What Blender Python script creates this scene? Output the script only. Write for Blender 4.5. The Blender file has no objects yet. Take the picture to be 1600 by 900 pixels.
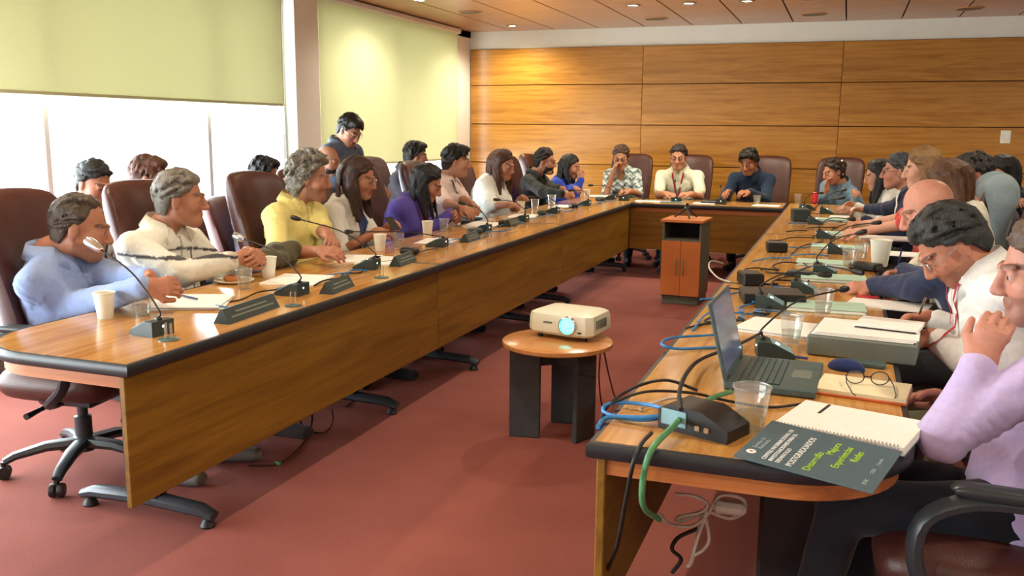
import bpy, math, random
import numpy as np
from mathutils import Vector, Matrix
random.seed(7)
SC = bpy.context.scene
COL = SC.collection
R = math.radians
# ------------------------------------------------------------------ camera
EYE = Vector((0.0, 0.0, 1.47))
FPX = 1421.0
PITCH, YAW, ROLL = 0.1719, 0.3478, 0.009
_fh = Vector((-math.sin(YAW), math.cos(YAW), 0)); _r = Vector((math.cos(YAW), math.sin(YAW), 0)); _z = Vector((0, 0, 1))
FW = _fh * math.cos(PITCH) - _z * math.sin(PITCH)
_u = _fh * math.sin(PITCH) + _z * math.cos(PITCH)
RT = _r * math.cos(ROLL) + _u * math.sin(ROLL)
UP = _u * math.cos(ROLL) - _r * math.sin(ROLL)
cd = bpy.data.cameras.new('camera'); cam = bpy.data.objects.new('camera', cd); COL.objects.link(cam)
cam.matrix_world = Matrix(((RT.x, UP.x, -FW.x, EYE.x), (RT.y, UP.y, -FW.y, EYE.y), (RT.z, UP.z, -FW.z, EYE.z), (0, 0, 0, 1)))
cd.sensor_width = 36; cd.lens = FPX * 36 / 1600; cd.clip_start = 0.05
SC.camera = cam
# ------------------------------------------------------------------ sky, daylight, exposure
W = bpy.data.worlds.new('sky'); SC.world = W; W.use_nodes = True
W.node_tree.nodes['Background'].inputs[0].default_value = (0.93, 0.97, 1.0, 1)
W.node_tree.nodes['Background'].inputs[1].default_value = 3.5
def window_daylight(name, y0, y1, z0, z1, power):
    l = bpy.data.lights.new(name, 'AREA'); l.shape = 'RECTANGLE'; l.size = z1 - z0; l.size_y = y1 - y0
    l.energy = power; l.color = (0.93, 0.97, 1.0)
    o = bpy.data.objects.new(name, l); COL.objects.link(o)
    o.matrix_world = Matrix.Translation((-4.98, (y0 + y1) / 2, (z0 + z1) / 2)) @ Matrix.Rotation(R(-90), 4, 'Y')
window_daylight('daylight', -3.3, 6.9, 0.25, 2.6, 950)
window_daylight('daylight_far', 7.55, 10.8, 0.25, 2.6, 300)
SC.view_settings.view_transform = 'Standard'; SC.view_settings.look = 'None'
SC.view_settings.gamma = 1.0; SC.view_settings.use_curve_mapping = False
SC.view_settings.exposure = 0.0

# points of the room measured from the photograph: a pixel (1600 x 900) and the plane the thing stands in
def pray(px, py): return RT * (px - 800) - UP * (py - 450) + FW * FPX
def tp(px, py, z=0.75):
    d = pray(px, py); return EYE + d * ((z - EYE.z) / d.z)
def rx(px, py, X):
    d = pray(px, py); return EYE + d * ((X - EYE.x) / d.x)
def ry(px, py, Y):
    d = pray(px, py); return EYE + d * ((Y - EYE.y) / d.y)

# ------------------------------------------------------------------ materials
def lin(c):
    if isinstance(c, str):
        c = c.lstrip('#'); c = [int(c[i:i + 2], 16) / 255 for i in (0, 2, 4)]
    return tuple(x / 12.92 if x <= 0.04045 else ((x + 0.055) / 1.055) ** 2.4 for x in c)
MATS = {}
def newmat(name):
    m = bpy.data.materials.new(name); m.use_nodes = True; MATS[name] = m
    nt = m.node_tree; return m, nt, nt.nodes['Principled BSDF']
def nd(nt, typ, **kw):
    n = nt.nodes.new(typ)
    for k, v in kw.items():
        if k.startswith('i_'): n.inputs[k[2:].replace('_', ' ')].default_value = v
        else: setattr(n, k, v)
    return n
def plain(name, col, rough=0.5, metal=0.0, var=0.12, scale=30, bump=0.0, bscale=None, spec=None, coat=0):
    """one colour with a little procedural mottling and relief"""
    m, nt, b = newmat(name)
    c = lin(col)
    tc = nd(nt, 'ShaderNodeTexCoord'); nz = nd(nt, 'ShaderNodeTexNoise'); nz.inputs['Scale'].default_value = scale; nz.inputs['Detail'].default_value = 3
    nt.links.new(tc.outputs['Object'], nz.inputs['Vector'])
    rp = nd(nt, 'ShaderNodeValToRGB')
    rp.color_ramp.elements[0].color = (*[x * (1 - var) for x in c], 1); rp.color_ramp.elements[0].position = .3
    rp.color_ramp.elements[1].color = (*[min(1, x * (1 + var)) for x in c], 1); rp.color_ramp.elements[1].position = .7
    nt.links.new(nz.outputs['Fac'], rp.inputs['Fac']); nt.links.new(rp.outputs['Color'], b.inputs['Base Color'])
    b.inputs['Roughness'].default_value = rough; b.inputs['Metallic'].default_value = metal
    if spec is not None: b.inputs['Specular IOR Level'].default_value = spec
    if coat: b.inputs['Coat Weight'].default_value = coat
    if bump:
        n2 = nd(nt, 'ShaderNodeTexNoise'); n2.inputs['Scale'].default_value = bscale or scale * 3; n2.inputs['Detail'].default_value = 4
        nt.links.new(tc.outputs['Object'], n2.inputs['Vector'])
        bp = nd(nt, 'ShaderNodeBump'); bp.inputs['Strength'].default_value = bump; bp.inputs['Distance'].default_value = 0.01
        nt.links.new(n2.outputs['Fac'], bp.inputs['Height']); nt.links.new(bp.outputs['Normal'], b.inputs['Normal'])
    return m
def wood(name, dark, light, axis, rough=0.3, coarse=1.0, spec=0.5):
    m, nt, b = newmat(name)
    tc = nd(nt, 'ShaderNodeTexCoord'); mp = nd(nt, 'ShaderNodeMapping')
    s = [14.0 * coarse] * 3; s['xyz'.index(axis)] = 0.8 * coarse
    mp.inputs['Scale'].default_value = s
    nt.links.new(tc.outputs['Object'], mp.inputs['Vector'])
    n1 = nd(nt, 'ShaderNodeTexNoise'); n1.inputs['Scale'].default_value = 1.6; n1.inputs['Detail'].default_value = 6; n1.inputs['Distortion'].default_value = 0.8
    n2 = nd(nt, 'ShaderNodeTexNoise'); n2.inputs['Scale'].default_value = 9; n2.inputs['Detail'].default_value = 3
    nt.links.new(mp.outputs['Vector'], n1.inputs['Vector']); nt.links.new(mp.outputs['Vector'], n2.inputs['Vector'])
    mx = nd(nt, 'ShaderNodeMath', operation='MULTIPLY_ADD'); mx.inputs[1].default_value = 0.35
    nt.links.new(n2.outputs['Fac'], mx.inputs[0]); nt.links.new(n1.outputs['Fac'], mx.inputs[2])
    rp = nd(nt, 'ShaderNodeValToRGB')
    rp.color_ramp.elements[0].color = (*lin(dark), 1); rp.color_ramp.elements[0].position = .42
    rp.color_ramp.elements[1].color = (*lin(light), 1); rp.color_ramp.elements[1].position = .95
    nt.links.new(mx.outputs[0], rp.inputs['Fac']); nt.links.new(rp.outputs['Color'], b.inputs['Base Color'])
    b.inputs['Roughness'].default_value = rough; b.inputs['Specular IOR Level'].default_value = spec
    bp = nd(nt, 'ShaderNodeBump'); bp.inputs['Strength'].default_value = 0.05; bp.inputs['Distance'].default_value = 0.004
    nt.links.new(n2.outputs['Fac'], bp.inputs['Height']); nt.links.new(bp.outputs['Normal'], b.inputs['Normal'])
    return m
def attr_mat(name, rough, bump, bscale, sheen=0.0, sss=0.0, stretch=None, spec=0.3):
    """colour comes from the mesh (cloth dye, skin tone, hair tone), relief is procedural"""
    m, nt, b = newmat(name)
    a = nd(nt, 'ShaderNodeAttribute', attribute_name='Col')
    tc = nd(nt, 'ShaderNodeTexCoord'); n2 = nd(nt, 'ShaderNodeTexNoise'); n2.inputs['Scale'].default_value = bscale; n2.inputs['Detail'].default_value = 3
    if stretch:
        mp = nd(nt, 'ShaderNodeMapping'); mp.inputs['Scale'].default_value = stretch
        nt.links.new(tc.outputs['Object'], mp.inputs['Vector']); nt.links.new(mp.outputs['Vector'], n2.inputs['Vector'])
    else: nt.links.new(tc.outputs['Object'], n2.inputs['Vector'])
    mr = nd(nt, 'ShaderNodeMapRange'); mr.inputs['To Min'].default_value = 0.82 if not stretch else 0.55; mr.inputs['To Max'].default_value = 1.14 if not stretch else 1.6
    nt.links.new(n2.outputs['Fac'], mr.inputs['Value'])
    vm = nd(nt, 'ShaderNodeVectorMath', operation='SCALE')
    nt.links.new(a.outputs['Color'], vm.inputs[0]); nt.links.new(mr.outputs['Result'], vm.inputs['Scale'])
    nt.links.new(vm.outputs['Vector'], b.inputs['Base Color'])
    bp = nd(nt, 'ShaderNodeBump'); bp.inputs['Strength'].default_value = bump; bp.inputs['Distance'].default_value = 0.006
    nt.links.new(n2.outputs['Fac'], bp.inputs['Height']); nt.links.new(bp.outputs['Normal'], b.inputs['Normal'])
    b.inputs['Roughness'].default_value = rough; b.inputs['Specular IOR Level'].default_value = spec
    if sheen: b.inputs['Sheen Weight'].default_value = sheen
    return m
def emit(name, col, strength):
    m, nt, b = newmat(name)
    b.inputs['Base Color'].default_value = (*lin(col), 1); b.inputs['Emission Color'].default_value = (*lin(col), 1); b.inputs['Emission Strength'].default_value = strength
    return m
def clear(name, tint, gloss=0.12, rough=0.05, alpha=0.0):
    """thin clear plastic or glass: light passes straight through, the surface mirrors a little"""
    m, nt, b = newmat(name); nt.nodes.remove(b); out = nt.nodes['Material Output']
    t = nd(nt, 'ShaderNodeBsdfTransparent'); t.inputs[0].default_value = (*tint, 1)
    g = nd(nt, 'ShaderNodeBsdfGlossy'); g.inputs['Roughness'].default_value = rough
    lw = nd(nt, 'ShaderNodeLayerWeight'); lw.inputs['Blend'].default_value = 0.5
    fr = nd(nt, 'ShaderNodeMath', operation='POWER'); fr.inputs[1].default_value = 5.0
    nt.links.new(lw.outputs['Facing'], fr.inputs[0])
    ad = nd(nt, 'ShaderNodeMath', operation='ADD', use_clamp=True); ad.inputs[1].default_value = gloss
    nt.links.new(fr.outputs[0], ad.inputs[0])
    mx = nd(nt, 'ShaderNodeMixShader'); nt.links.new(ad.outputs[0], mx.inputs[0]); nt.links.new(t.outputs[0], mx.inputs[1]); nt.links.new(g.outputs[0], mx.inputs[2])
    if alpha:
        d = nd(nt, 'ShaderNodeBsdfDiffuse'); d.inputs[0].default_value = (.85, .88, .86, 1)
        m2 = nd(nt, 'ShaderNodeMixShader'); m2.inputs[0].default_value = alpha
        nt.links.new(mx.outputs[0], m2.inputs[1]); nt.links.new(d.outputs[0], m2.inputs[2]); mx = m2
    nt.links.new(mx.outputs[0], out.inputs['Surface'])
    return m
def blind_cloth(name, col):
    m, nt, b = newmat(name); nt.nodes.remove(b); out = nt.nodes['Material Output']
    tc = nd(nt, 'ShaderNodeTexCoord'); nz = nd(nt, 'ShaderNodeTexNoise'); nz.inputs['Scale'].default_value = 220
    nt.links.new(tc.outputs['Object'], nz.inputs['Vector'])
    rp = nd(nt, 'ShaderNodeValToRGB'); c = lin(col)
    rp.color_ramp.elements[0].color = (*[x * .94 for x in c], 1); rp.color_ramp.elements[1].color = (*c, 1)
    nt.links.new(nz.outputs['Fac'], rp.inputs['Fac'])
    d = nd(nt, 'ShaderNodeBsdfDiffuse'); t = nd(nt, 'ShaderNodeBsdfTranslucent')
    tm = nd(nt, 'ShaderNodeVectorMath', operation='SCALE'); tm.inputs['Scale'].default_value = 0.9
    nt.links.new(rp.outputs['Color'], d.inputs['Color']); nt.links.new(rp.outputs['Color'], tm.inputs[0]); nt.links.new(tm.outputs['Vector'], t.inputs['Color'])
    mx = nd(nt, 'ShaderNodeMixShader'); mx.inputs[0].default_value = 0.30
    nt.links.new(d.outputs[0], mx.inputs[1]); nt.links.new(t.outputs[0], mx.inputs[2]); nt.links.new(mx.outputs[0], out.inputs['Surface'])
    return m

plain('white_wall', '#e9eae0', 0.7, var=0.02, scale=6)
plain('white_frame', '#e6e9ea', 0.45, var=0.02)
plain('grey_sill', '#7d7c76', 0.6)
blind_cloth('blind', '#d8d8b8')
wood('wall_panel', '#96601c', '#c8903c', 'x', 0.26, 1.0)
wood('ceiling_tile', '#a5764e', '#c89c72', 'x', 0.28, 0.8)
plain('dark_gap', '#2a1608', 0.8)
wood('table_wood_y', '#a8702e', '#d8a860', 'y', 0.16, 1.2)
wood('table_wood_x', '#a8702e', '#d8a860', 'x', 0.16, 1.2)
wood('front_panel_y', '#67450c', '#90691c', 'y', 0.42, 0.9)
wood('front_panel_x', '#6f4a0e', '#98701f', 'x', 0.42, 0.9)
wood('apron_wood', '#9a5526', '#c47c44', 'x', 0.4, 1.0)
plain('edge_black', '#23262a', 0.4)
plain('leg_metal', '#3b4249', 0.35, 0.3)
plain('leg_black', '#141416', 0.5)
plain('leather', '#4a2620', 0.42, var=0.15, scale=12, bump=0.12, bscale=160)
plain('leather_red', '#55241f', 0.45, var=0.15, scale=12, bump=0.12, bscale=160)
plain('chair_plastic', '#2c3236', 0.35)
plain('black_plastic', '#17191a', 0.4)
plain('unit_green', '#2f3f3f', 0.4)
plain('unit_panel', '#7fa9b4', 0.3)
plain('foam_white', '#eef0e2', 0.6, var=0.03)
plain('paper', '#f2f2ee', 0.7, var=0.02)
plain('paper_cream', '#efe9c4', 0.7, var=0.03)
plain('folder_mint', '#b4d8c6', 0.5, var=0.04)
plain('folder_grey', '#6f7a72', 0.5, var=0.06)
plain('chrome', '#c8ccd0', 0.2, 0.9)
plain('cable_black', '#101214', 0.5)
plain('cable_blue', '#2f7fc0', 0.4)
plain('cable_green', '#4f8a5c', 0.4)
plain('cable_white', '#c9c2b8', 0.5)
plain('cable_maroon', '#451c1c', 0.5)
plain('lectern_orange', '#c6743a', 0.4, var=0.08, scale=8)
plain('lectern_grey', '#5e6156', 0.5)
plain('dark_inside', '#15181a', 0.6)
plain('projector_white', '#e4e5d2', 0.4, var=0.02)
plain('stool_dark', '#34383a', 0.45)
wood('stool_top', '#b87a45', '#d29a62', 'x', 0.22, 0.8)
plain('laptop_grey', '#51686a', 0.4, 0.2)
plain('laptop_key', '#2c3c3c', 0.45)
plain('screen', '#6f80a8', 0.12, var=0.05, scale=4)
plain('slate_cover', '#4b6470', 0.45, var=0.04)
plain('lime_print', '#a4d627', 0.5)
plain('white_print', '#f0f2f2', 0.5)
plain('grey_print', '#9fb0b4', 0.5)
plain('red', '#c8212c', 0.5)
plain('blue_item', '#24418f', 0.4)
plain('orange_item', '#d06a3a', 0.5)
clear('clear_plastic', (0.93, 0.95, 0.94), 0.14, 0.08, 0.10)
clear('window_glass', (0.97, 0.99, 0.99), 0.02, 0.0)
clear('water', (0.9, 0.93, 0.9), 0.1)
emit('lamp_glow', '#fff3d0', 30)
emit('lens_glow', '#4fe6cf', 6)
emit('led_white', '#e8ffff', 4)
attr_mat('skin', 0.5, 0.08, 90, sss=0.1, spec=0.35)
attr_mat('cloth', 0.85, 0.25, 60, sheen=0.15)
attr_mat('hair', 0.45, 0.8, 26, stretch=(9, 9, 1.2), spec=0.4)
def carpet():
    m, nt, b = newmat('carpet')
    tc = nd(nt, 'ShaderNodeTexCoord')
    n1 = nd(nt, 'ShaderNodeTexNoise'); n1.inputs['Scale'].default_value = 1.3; n1.inputs['Detail'].default_value = 5
    n2 = nd(nt, 'ShaderNodeTexNoise'); n2.inputs['Scale'].default_value = 260; n2.inputs['Detail'].default_value = 2
    for n in (n1, n2): nt.links.new(tc.outputs['Object'], n.inputs['Vector'])
    ma = nd(nt, 'ShaderNodeMath', operation='MULTIPLY_ADD'); ma.inputs[1].default_value = .45
    nt.links.new(n2.outputs['Fac'], ma.inputs[0]); nt.links.new(n1.outputs['Fac'], ma.inputs[2])
    rp = nd(nt, 'ShaderNodeValToRGB')
    rp.color_ramp.elements[0].color = (*lin('#763f38'), 1); rp.color_ramp.elements[0].position = .4
    rp.color_ramp.elements[1].color = (*lin('#96584e'), 1); rp.color_ramp.elements[1].position = 1
    nt.links.new(ma.outputs[0], rp.inputs['Fac']); nt.links.new(rp.outputs['Color'], b.inputs['Base Color'])
    b.inputs['Roughness'].default_value = 0.9; b.inputs['Specular IOR Level'].default_value = 0.2
    bp = nd(nt, 'ShaderNodeBump'); bp.inputs['Strength'].default_value = 0.3; bp.inputs['Distance'].default_value = 0.004
    nt.links.new(n2.outputs['Fac'], bp.inputs['Height']); nt.links.new(bp.outputs['Normal'], b.inputs['Normal'])
carpet()

# ------------------------------------------------------------------ mesh helpers
class G:
    """collects shapes; build() links them as ONE mesh object"""
    def __init__(s): s.v = []; s.f = []; s.m = []
    def add(s, vs, fs, mi=0, M=None):
        o = len(s.v)
        s.v += [tuple(M @ Vector(v)) if M is not None else tuple(v) for v in vs]
        s.f += [tuple(i + o for i in f) for f in fs]; s.m += [mi] * len(fs)
        return s
    def box(s, c, d, b=0.004, mi=0, M=None):
        hx, hy, hz = d[0] / 2, d[1] / 2, d[2] / 2; b = min(b, hx * .8, hy * .8, hz * .8)
        V = []; ix = {}
        for sx in (-1, 1):
            for sy in (-1, 1):
                for sz in (-1, 1):
                    for a in range(3):
                        p = [sx * (hx - b), sy * (hy - b), sz * (hz - b)]; p[a] = (sx * hx, sy * hy, sz * hz)[a]
                        ix[sx, sy, sz, a] = len(V); V.append(p)
        F = []
        def face(l):
            P = [Vector(V[i]) for i in l]; n = (P[1] - P[0]).cross(P[2] - P[1]); ce = sum(P, Vector()) / len(P)
            F.append(tuple(l) if n.dot(ce) > 0 else tuple(reversed(l)))
        for a in range(3):
            u, w = (a + 1) % 3, (a + 2) % 3
            for sg in (-1, 1):
                l = []
                for su, sw in ((-1, -1), (1, -1), (1, 1), (-1, 1)):
                    k = [0, 0, 0]; k[a] = sg; k[u] = su; k[w] = sw; l.append(ix[k[0], k[1], k[2], a])
                face(l)
            for su in (-1, 1):
                for sw in (-1, 1):
                    l = []
                    for sa, ax in ((-1, u), (1, u), (1, w), (-1, w)):
                        k = [0, 0, 0]; k[a] = sa; k[u] = su; k[w] = sw; l.append(ix[k[0], k[1], k[2], ax])
                    face(l)
        for sx in (-1, 1):
            for sy in (-1, 1):
                for sz in (-1, 1): face([ix[sx, sy, sz, a] for a in range(3)])
        V = [(p[0] + c[0], p[1] + c[1], p[2] + c[2]) for p in V]
        return s.add(V, F, mi, M)
    def tube(s, pts, r, n=8, mi=0, M=None, flat=1.0, cap=True):
        P = [Vector(p) for p in pts]; k = len(P); rr = r if isinstance(r, (list, tuple)) else [r] * k
        t0 = (P[1] - P[0]).normalized(); nrm = t0.orthogonal().normalized()
        if abs(t0.z) < 0.9: nrm = (Vector((0, 0, 1)) - t0 * t0.z).normalized()
        V = []; F = []
        for i in range(k):
            t = (P[min(i + 1, k - 1)] - P[max(i - 1, 0)]).normalized()
            nrm = (nrm - t * nrm.dot(t)); nrm = nrm.normalized() if nrm.length > 1e-6 else t.orthogonal().normalized()
            b = t.cross(nrm)
            for j in range(n):
                a = 2 * math.pi * j / n; V.append(P[i] + nrm * (rr[i] * flat * math.cos(a)) + b * (rr[i] * math.sin(a)))
        for i in range(k - 1):
            for j in range(n):
                a, b_ = i * n + j, i * n + (j + 1) % n; F.append((a, b_, b_ + n, a + n))
        if cap: F.append(tuple(range(n - 1, -1, -1))); F.append(tuple(range((k - 1) * n, k * n)))
        return s.add(V, F, mi, M)
    def lathe(s, prof, n=20, mi=0, M=None, c=(0, 0, 0), close=False):
        V = []; F = []
        for r, z in prof:
            for j in range(n):
                a = 2 * math.pi * j / n; V.append((c[0] + r * math.cos(a), c[1] + r * math.sin(a), c[2] + z))
        for i in range(len(prof) - 1):
            for j in range(n):
                a, b = i * n + j, i * n + (j + 1) % n; F.append((a, b, b + n, a + n))
        if prof[0][0] > 1e-5: F.append(tuple(range(n - 1, -1, -1)))
        if prof[-1][0] > 1e-5 and not close: F.append(tuple(range((len(prof) - 1) * n, len(prof) * n)))
        return s.add(V, F, mi, M)
    def prism(s, poly, z0, z1, mi=0, M=None, axis='z'):
        n = len(poly)
        def pt(p, z): return {'z': (p[0], p[1], z), 'y': (p[0], z, p[1]), 'x': (z, p[0], p[1])}[axis]
        V = [pt(p, z0) for p in poly] + [pt(p, z1) for p in poly]
        F = [tuple(range(n - 1, -1, -1)), tuple(range(n, 2 * n))] + [(i, (i + 1) % n, (i + 1) % n + n, i + n) for i in range(n)]
        if axis == 'y': F = [tuple(reversed(f)) for f in F]
        return s.add(V, F, mi, M)
    def pad(s, w, h, t, mi=0, M=None, nu=14, nv=14, top=1.0, bot=1.0, curve=0.0, sup=5.0, bend=0.0):
        """an upholstered pad: x width, z height, y thickness; superellipse outline"""
        V = []; F = []; idx = {}
        def q(i, n): return math.sin((i / n - .5) * math.pi)
        for side in (1, -1):
            for i in range(nu + 1):
                for j in range(nv + 1):
                    u, v = q(i, nu), q(j, nv)
                    rim = i in (0, nu) or j in (0, nv)
                    if rim and side < 0: idx[side, i, j] = idx[1, i, j]; continue
                    # square to rounded outline
                    k = (1 - 0.07 * u * u * v * v)
                    ux, vz = u * math.sqrt(max(0, 1 - 0.16 * v ** 8)) * k, v * math.sqrt(max(0, 1 - 0.14 * u ** 6)) * k
                    th = t / 2 * (max(0, (1 - abs(u) ** sup)) * max(0, (1 - abs(v) ** sup))) ** 0.4
                    wd = w / 2 * (bot + (top - bot) * (v + 1) / 2)
                    y = side * th + curve * (ux * ux) + bend * math.sin(v * 1.6)
                    idx[side, i, j] = len(V); V.append((ux * wd, y, vz * h / 2))
            for i in range(nu):
                for j in range(nv):
                    l = (idx[side, i, j], idx[side, i + 1, j], idx[side, i + 1, j + 1], idx[side, i, j + 1])
                    F.append(l if side < 0 else tuple(reversed(l)))
        return s.add(V, F, mi, M)
    def build(s, name, mats, parent=None, smooth=35, loc=None, rotz=0.0):
        me = bpy.data.meshes.new(name); me.from_pydata([tuple(v) for v in s.v], [], s.f)
        for m in ([mats] if isinstance(mats, str) else mats): me.materials.append(MATS[m])
        me.polygons.foreach_set('material_index', s.m)
        if smooth:
            me.polygons.foreach_set('use_smooth', [True] * len(me.polygons)); me.set_sharp_from_angle(angle=R(smooth))
        me.update()
        return link(name, me, parent, loc, rotz)
def link(name, data, parent=None, loc=None, rotz=0.0):
    o = bpy.data.objects.new(name, data); COL.objects.link(o)
    if parent is not None: o.parent = parent
    if loc is not None: o.location = loc
    if rotz: o.rotation_euler = (0, 0, rotz)
    return o
def tag(o, label, cat, group=None):
    o['label'] = label; o['category'] = cat
    if group: o['group'] = group
    return o
def thing(name, label, cat, loc=(0, 0, 0), rotz=0.0, group=None):
    return tag(link(name, None, None, loc, rotz), label, cat, group)
def struct(o): o['kind'] = 'structure'; return o
def dup(root, loc, rotz, label, group=None):
    r = root.copy(); COL.objects.link(r); r.location = loc; r.rotation_euler = (0, 0, rotz); r['label'] = label
    if group: r['group'] = group
    for ch in root.children:
        c = ch.copy(); COL.objects.link(c); c.parent = r
        for g in ch.children:
            d = g.copy(); COL.objects.link(d); d.parent = c
    return r
def spline(pts, k=8):
    P = [Vector(p) for p in pts]; P = [P[0] * 2 - P[1]] + P + [P[-1] * 2 - P[-2]]; out = []
    for i in range(1, len(P) - 2):
        for j in range(k):
            t = j / k; a, b, c, d = P[i - 1], P[i], P[i + 1], P[i + 2]
            out.append(0.5 * ((2 * b) + (c - a) * t + (2 * a - 5 * b + 4 * c - d) * t * t + (3 * b - a - 3 * c + d) * t ** 3))
    out.append(P[-2]); return out
def text_mesh(name, body, size, mat, parent, M, align='LEFT'):
    cu = bpy.data.curves.new(name, 'FONT'); cu.body = body; cu.size = size; cu.extrude = 0.0003; cu.align_x = align
    tmp = bpy.data.objects.new('tmp', cu); COL.objects.link(tmp)
    me = bpy.data.meshes.new_from_object(tmp.evaluated_get(bpy.context.evaluated_depsgraph_get()))
    bpy.data.objects.remove(tmp); bpy.data.curves.remove(cu)
    me.transform(M); me.materials.clear(); me.materials.append(MATS[mat]); me.name = name
    return link(name, me, parent)
# ------------------------------------------------------------------ the room
XL, XR, YB, YF, ZC = -4.70, 3.3, 11.3, -3.6, 2.72
struct(G().box(((XL + XR) / 2, (YB + YF) / 2, -0.05), (XR - XL + .8, YB - YF + .4, 0.1), 0).build('floor', 'carpet'))
bw = struct(G().box(((XL + XR) / 2, YB + 0.06, ZC / 2 + .025), (XR - XL + .6, 0.12, ZC + .05), 0).build('wall_back', 'white_wall'))
struct(G().box((XR + .05, (YB + YF) / 2, ZC / 2 + .025), (0.1, YB - YF, ZC + .05), 0).build('wall_right', 'white_wall'))
struct(G().box(((XL + XR) / 2, YF - .05, ZC / 2 + .025), (XR - XL + .6, 0.1, ZC + .05), 0).build('wall_front', 'white_wall'))
# window wall: low parapet, pillar, corner pier, lintel
wl = G(); TH = 0.16
wl.box((XL - TH / 2, (YB + YF) / 2, 0.10), (TH, YB - YF, 0.20), 0)
wl.box((XL - TH / 2, (YB + YF) / 2, ZC - .01), (TH, YB - YF, 0.14), 0)
wl.box((XL - TH / 2 + .02, 7.34, ZC / 2), (TH + .05, 0.40, ZC), 0.005)
wl.box((XL - TH / 2, 11.08, ZC / 2), (TH, 0.46, ZC), 0)
wl.box((XL - TH / 2, YF + .1, ZC / 2), (TH, .2, ZC), 0)
struct(wl.build('wall_left', 'white_wall', smooth=0))
struct(G().box((XL + .06, 2.0, 0.14), (0.14, 10.0, 0.28), 0.006).build('trim_1', 'grey_sill'))
# wall panels, three rows in several lengths
xs = [-4.69, -2.41, -0.11, 1.95, XR - .02]; zs = [2.50, 2.04, 1.545, 1.05, 0.56, 0.06]
struct(G().box(((xs[0] + xs[-1]) / 2, YB - .004, 1.28), (xs[-1] - xs[0], 0.008, 2.44), 0).build('trim_2', 'dark_gap'))
for i in range(4):
    for j in range(5):
        w = xs[i + 1] - xs[i] - (0.004); h = zs[j] - zs[j + 1] - 0.009
        o = G().box((0, 0, 0), (w, 0.022, h), 0.003).build('panel', 'wall_panel', bw, loc=((xs[i] + xs[i + 1]) / 2, YB - .018, (zs[j] + zs[j + 1]) / 2))
# ceiling with tiles
cl = struct(G().box(((XL + XR) / 2, (YB + YF) / 2, ZC + .07), (XR - XL + .8, YB - YF + .4, 0.06), 0).build('ceiling', 'dark_gap'))
tx = [-4.70] + [-4.12 + 0.574 * i for i in range(13)]
tmesh = {}
for i in range(len(tx) - 1):
    for j in range(8):
        y1 = YB - 0.6 * j; y0 = y1 - 0.6; w = tx[i + 1] - tx[i] - 0.016
        key = round(w, 3)
        if key not in tmesh: tmesh[key] = G().box((0, 0, 0), (w, 0.5965, 0.02), 0.002).build('ceiling_tile', 'ceiling_tile', cl).data; o = cl.children[-1] if False else [c for c in cl.children if c.data == tmesh[key]][0]
        else: o = link('ceiling_tile', tmesh[key], cl)
        o.location = ((tx[i] + tx[i + 1]) / 2, (y0 + y1) / 2, ZC + .01 )
for i in range(len(tx) - 1):
    y1 = YB - 4.8; w = tx[i + 1] - tx[i] - 0.016
    G().box(((tx[i] + tx[i + 1]) / 2, (y1 + YF) / 2, ZC + .01), (w, y1 - YF, 0.02), 0.002).build('ceiling_strip', 'ceiling_tile', cl)
# windows
def window(n, y0, y1, mull):
    f = G()
    for z in (0.235, 2.60): f.box((XL - .10, (y0 + y1) / 2, z), (0.07, y1 - y0, 0.07), 0.004)
    for y in (y0 + .025, y1 - .025): f.box((XL - .10, y, 1.42), (0.07, 0.05, 2.36), 0.004)
    w = struct(f.build('window_%d' % n, 'white_frame'))
    for y in mull: G().box((XL - .10, y, 1.42), (0.05, 0.045, 2.30), 0.004).build('mullion', 'white_frame', w)
    ys = [y0] + list(mull) + [y1]
    for a, b in zip(ys[:-1], ys[1:]): G().box((XL - .11, (a + b) / 2, 1.42), (0.006, b - a - .05, 2.29), 0).build('pane', 'window_glass', w)
window(1, -3.4, 7.13, (-1.9, -.3, 1.3, 2.9, 4.49, 6.08))
window(2, 7.55, 10.85, (9.2,))
def blind(label, y0, y1, zb):
    t = thing('roller_blind', label, 'blind', (XL + .03, (y0 + y1) / 2, zb))
    h = 2.66 - zb; L = y1 - y0
    G().box((0, 0, h / 2), (0.003, L, h), 0).build('cloth', 'blind', t)
    G().box((0, 0, 0.008), (0.016, L, 0.022), 0.004).build('bottom_bar', 'blind', t)
    G().box((0.01, 0, h + .02), (0.07, L + .04, 0.06), 0.01).build('head_rail', 'white_frame', t)
    G().tube([(0.015, L / 2 - .03, h), (0.015, L / 2 - .03, -.25)], 0.003, 6).build('pull_cord', 'white_frame', t)
blind('wide pale roller blind half lowered over the bright window', 1.35, 6.97, 1.66)
blind('wide pale roller blind over the window nearest the front', -3.3, 1.25, 1.66)
blind('greenish roller blind lowered most of the way beside the back wall', 7.56, 10.80, 1.10)
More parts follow.
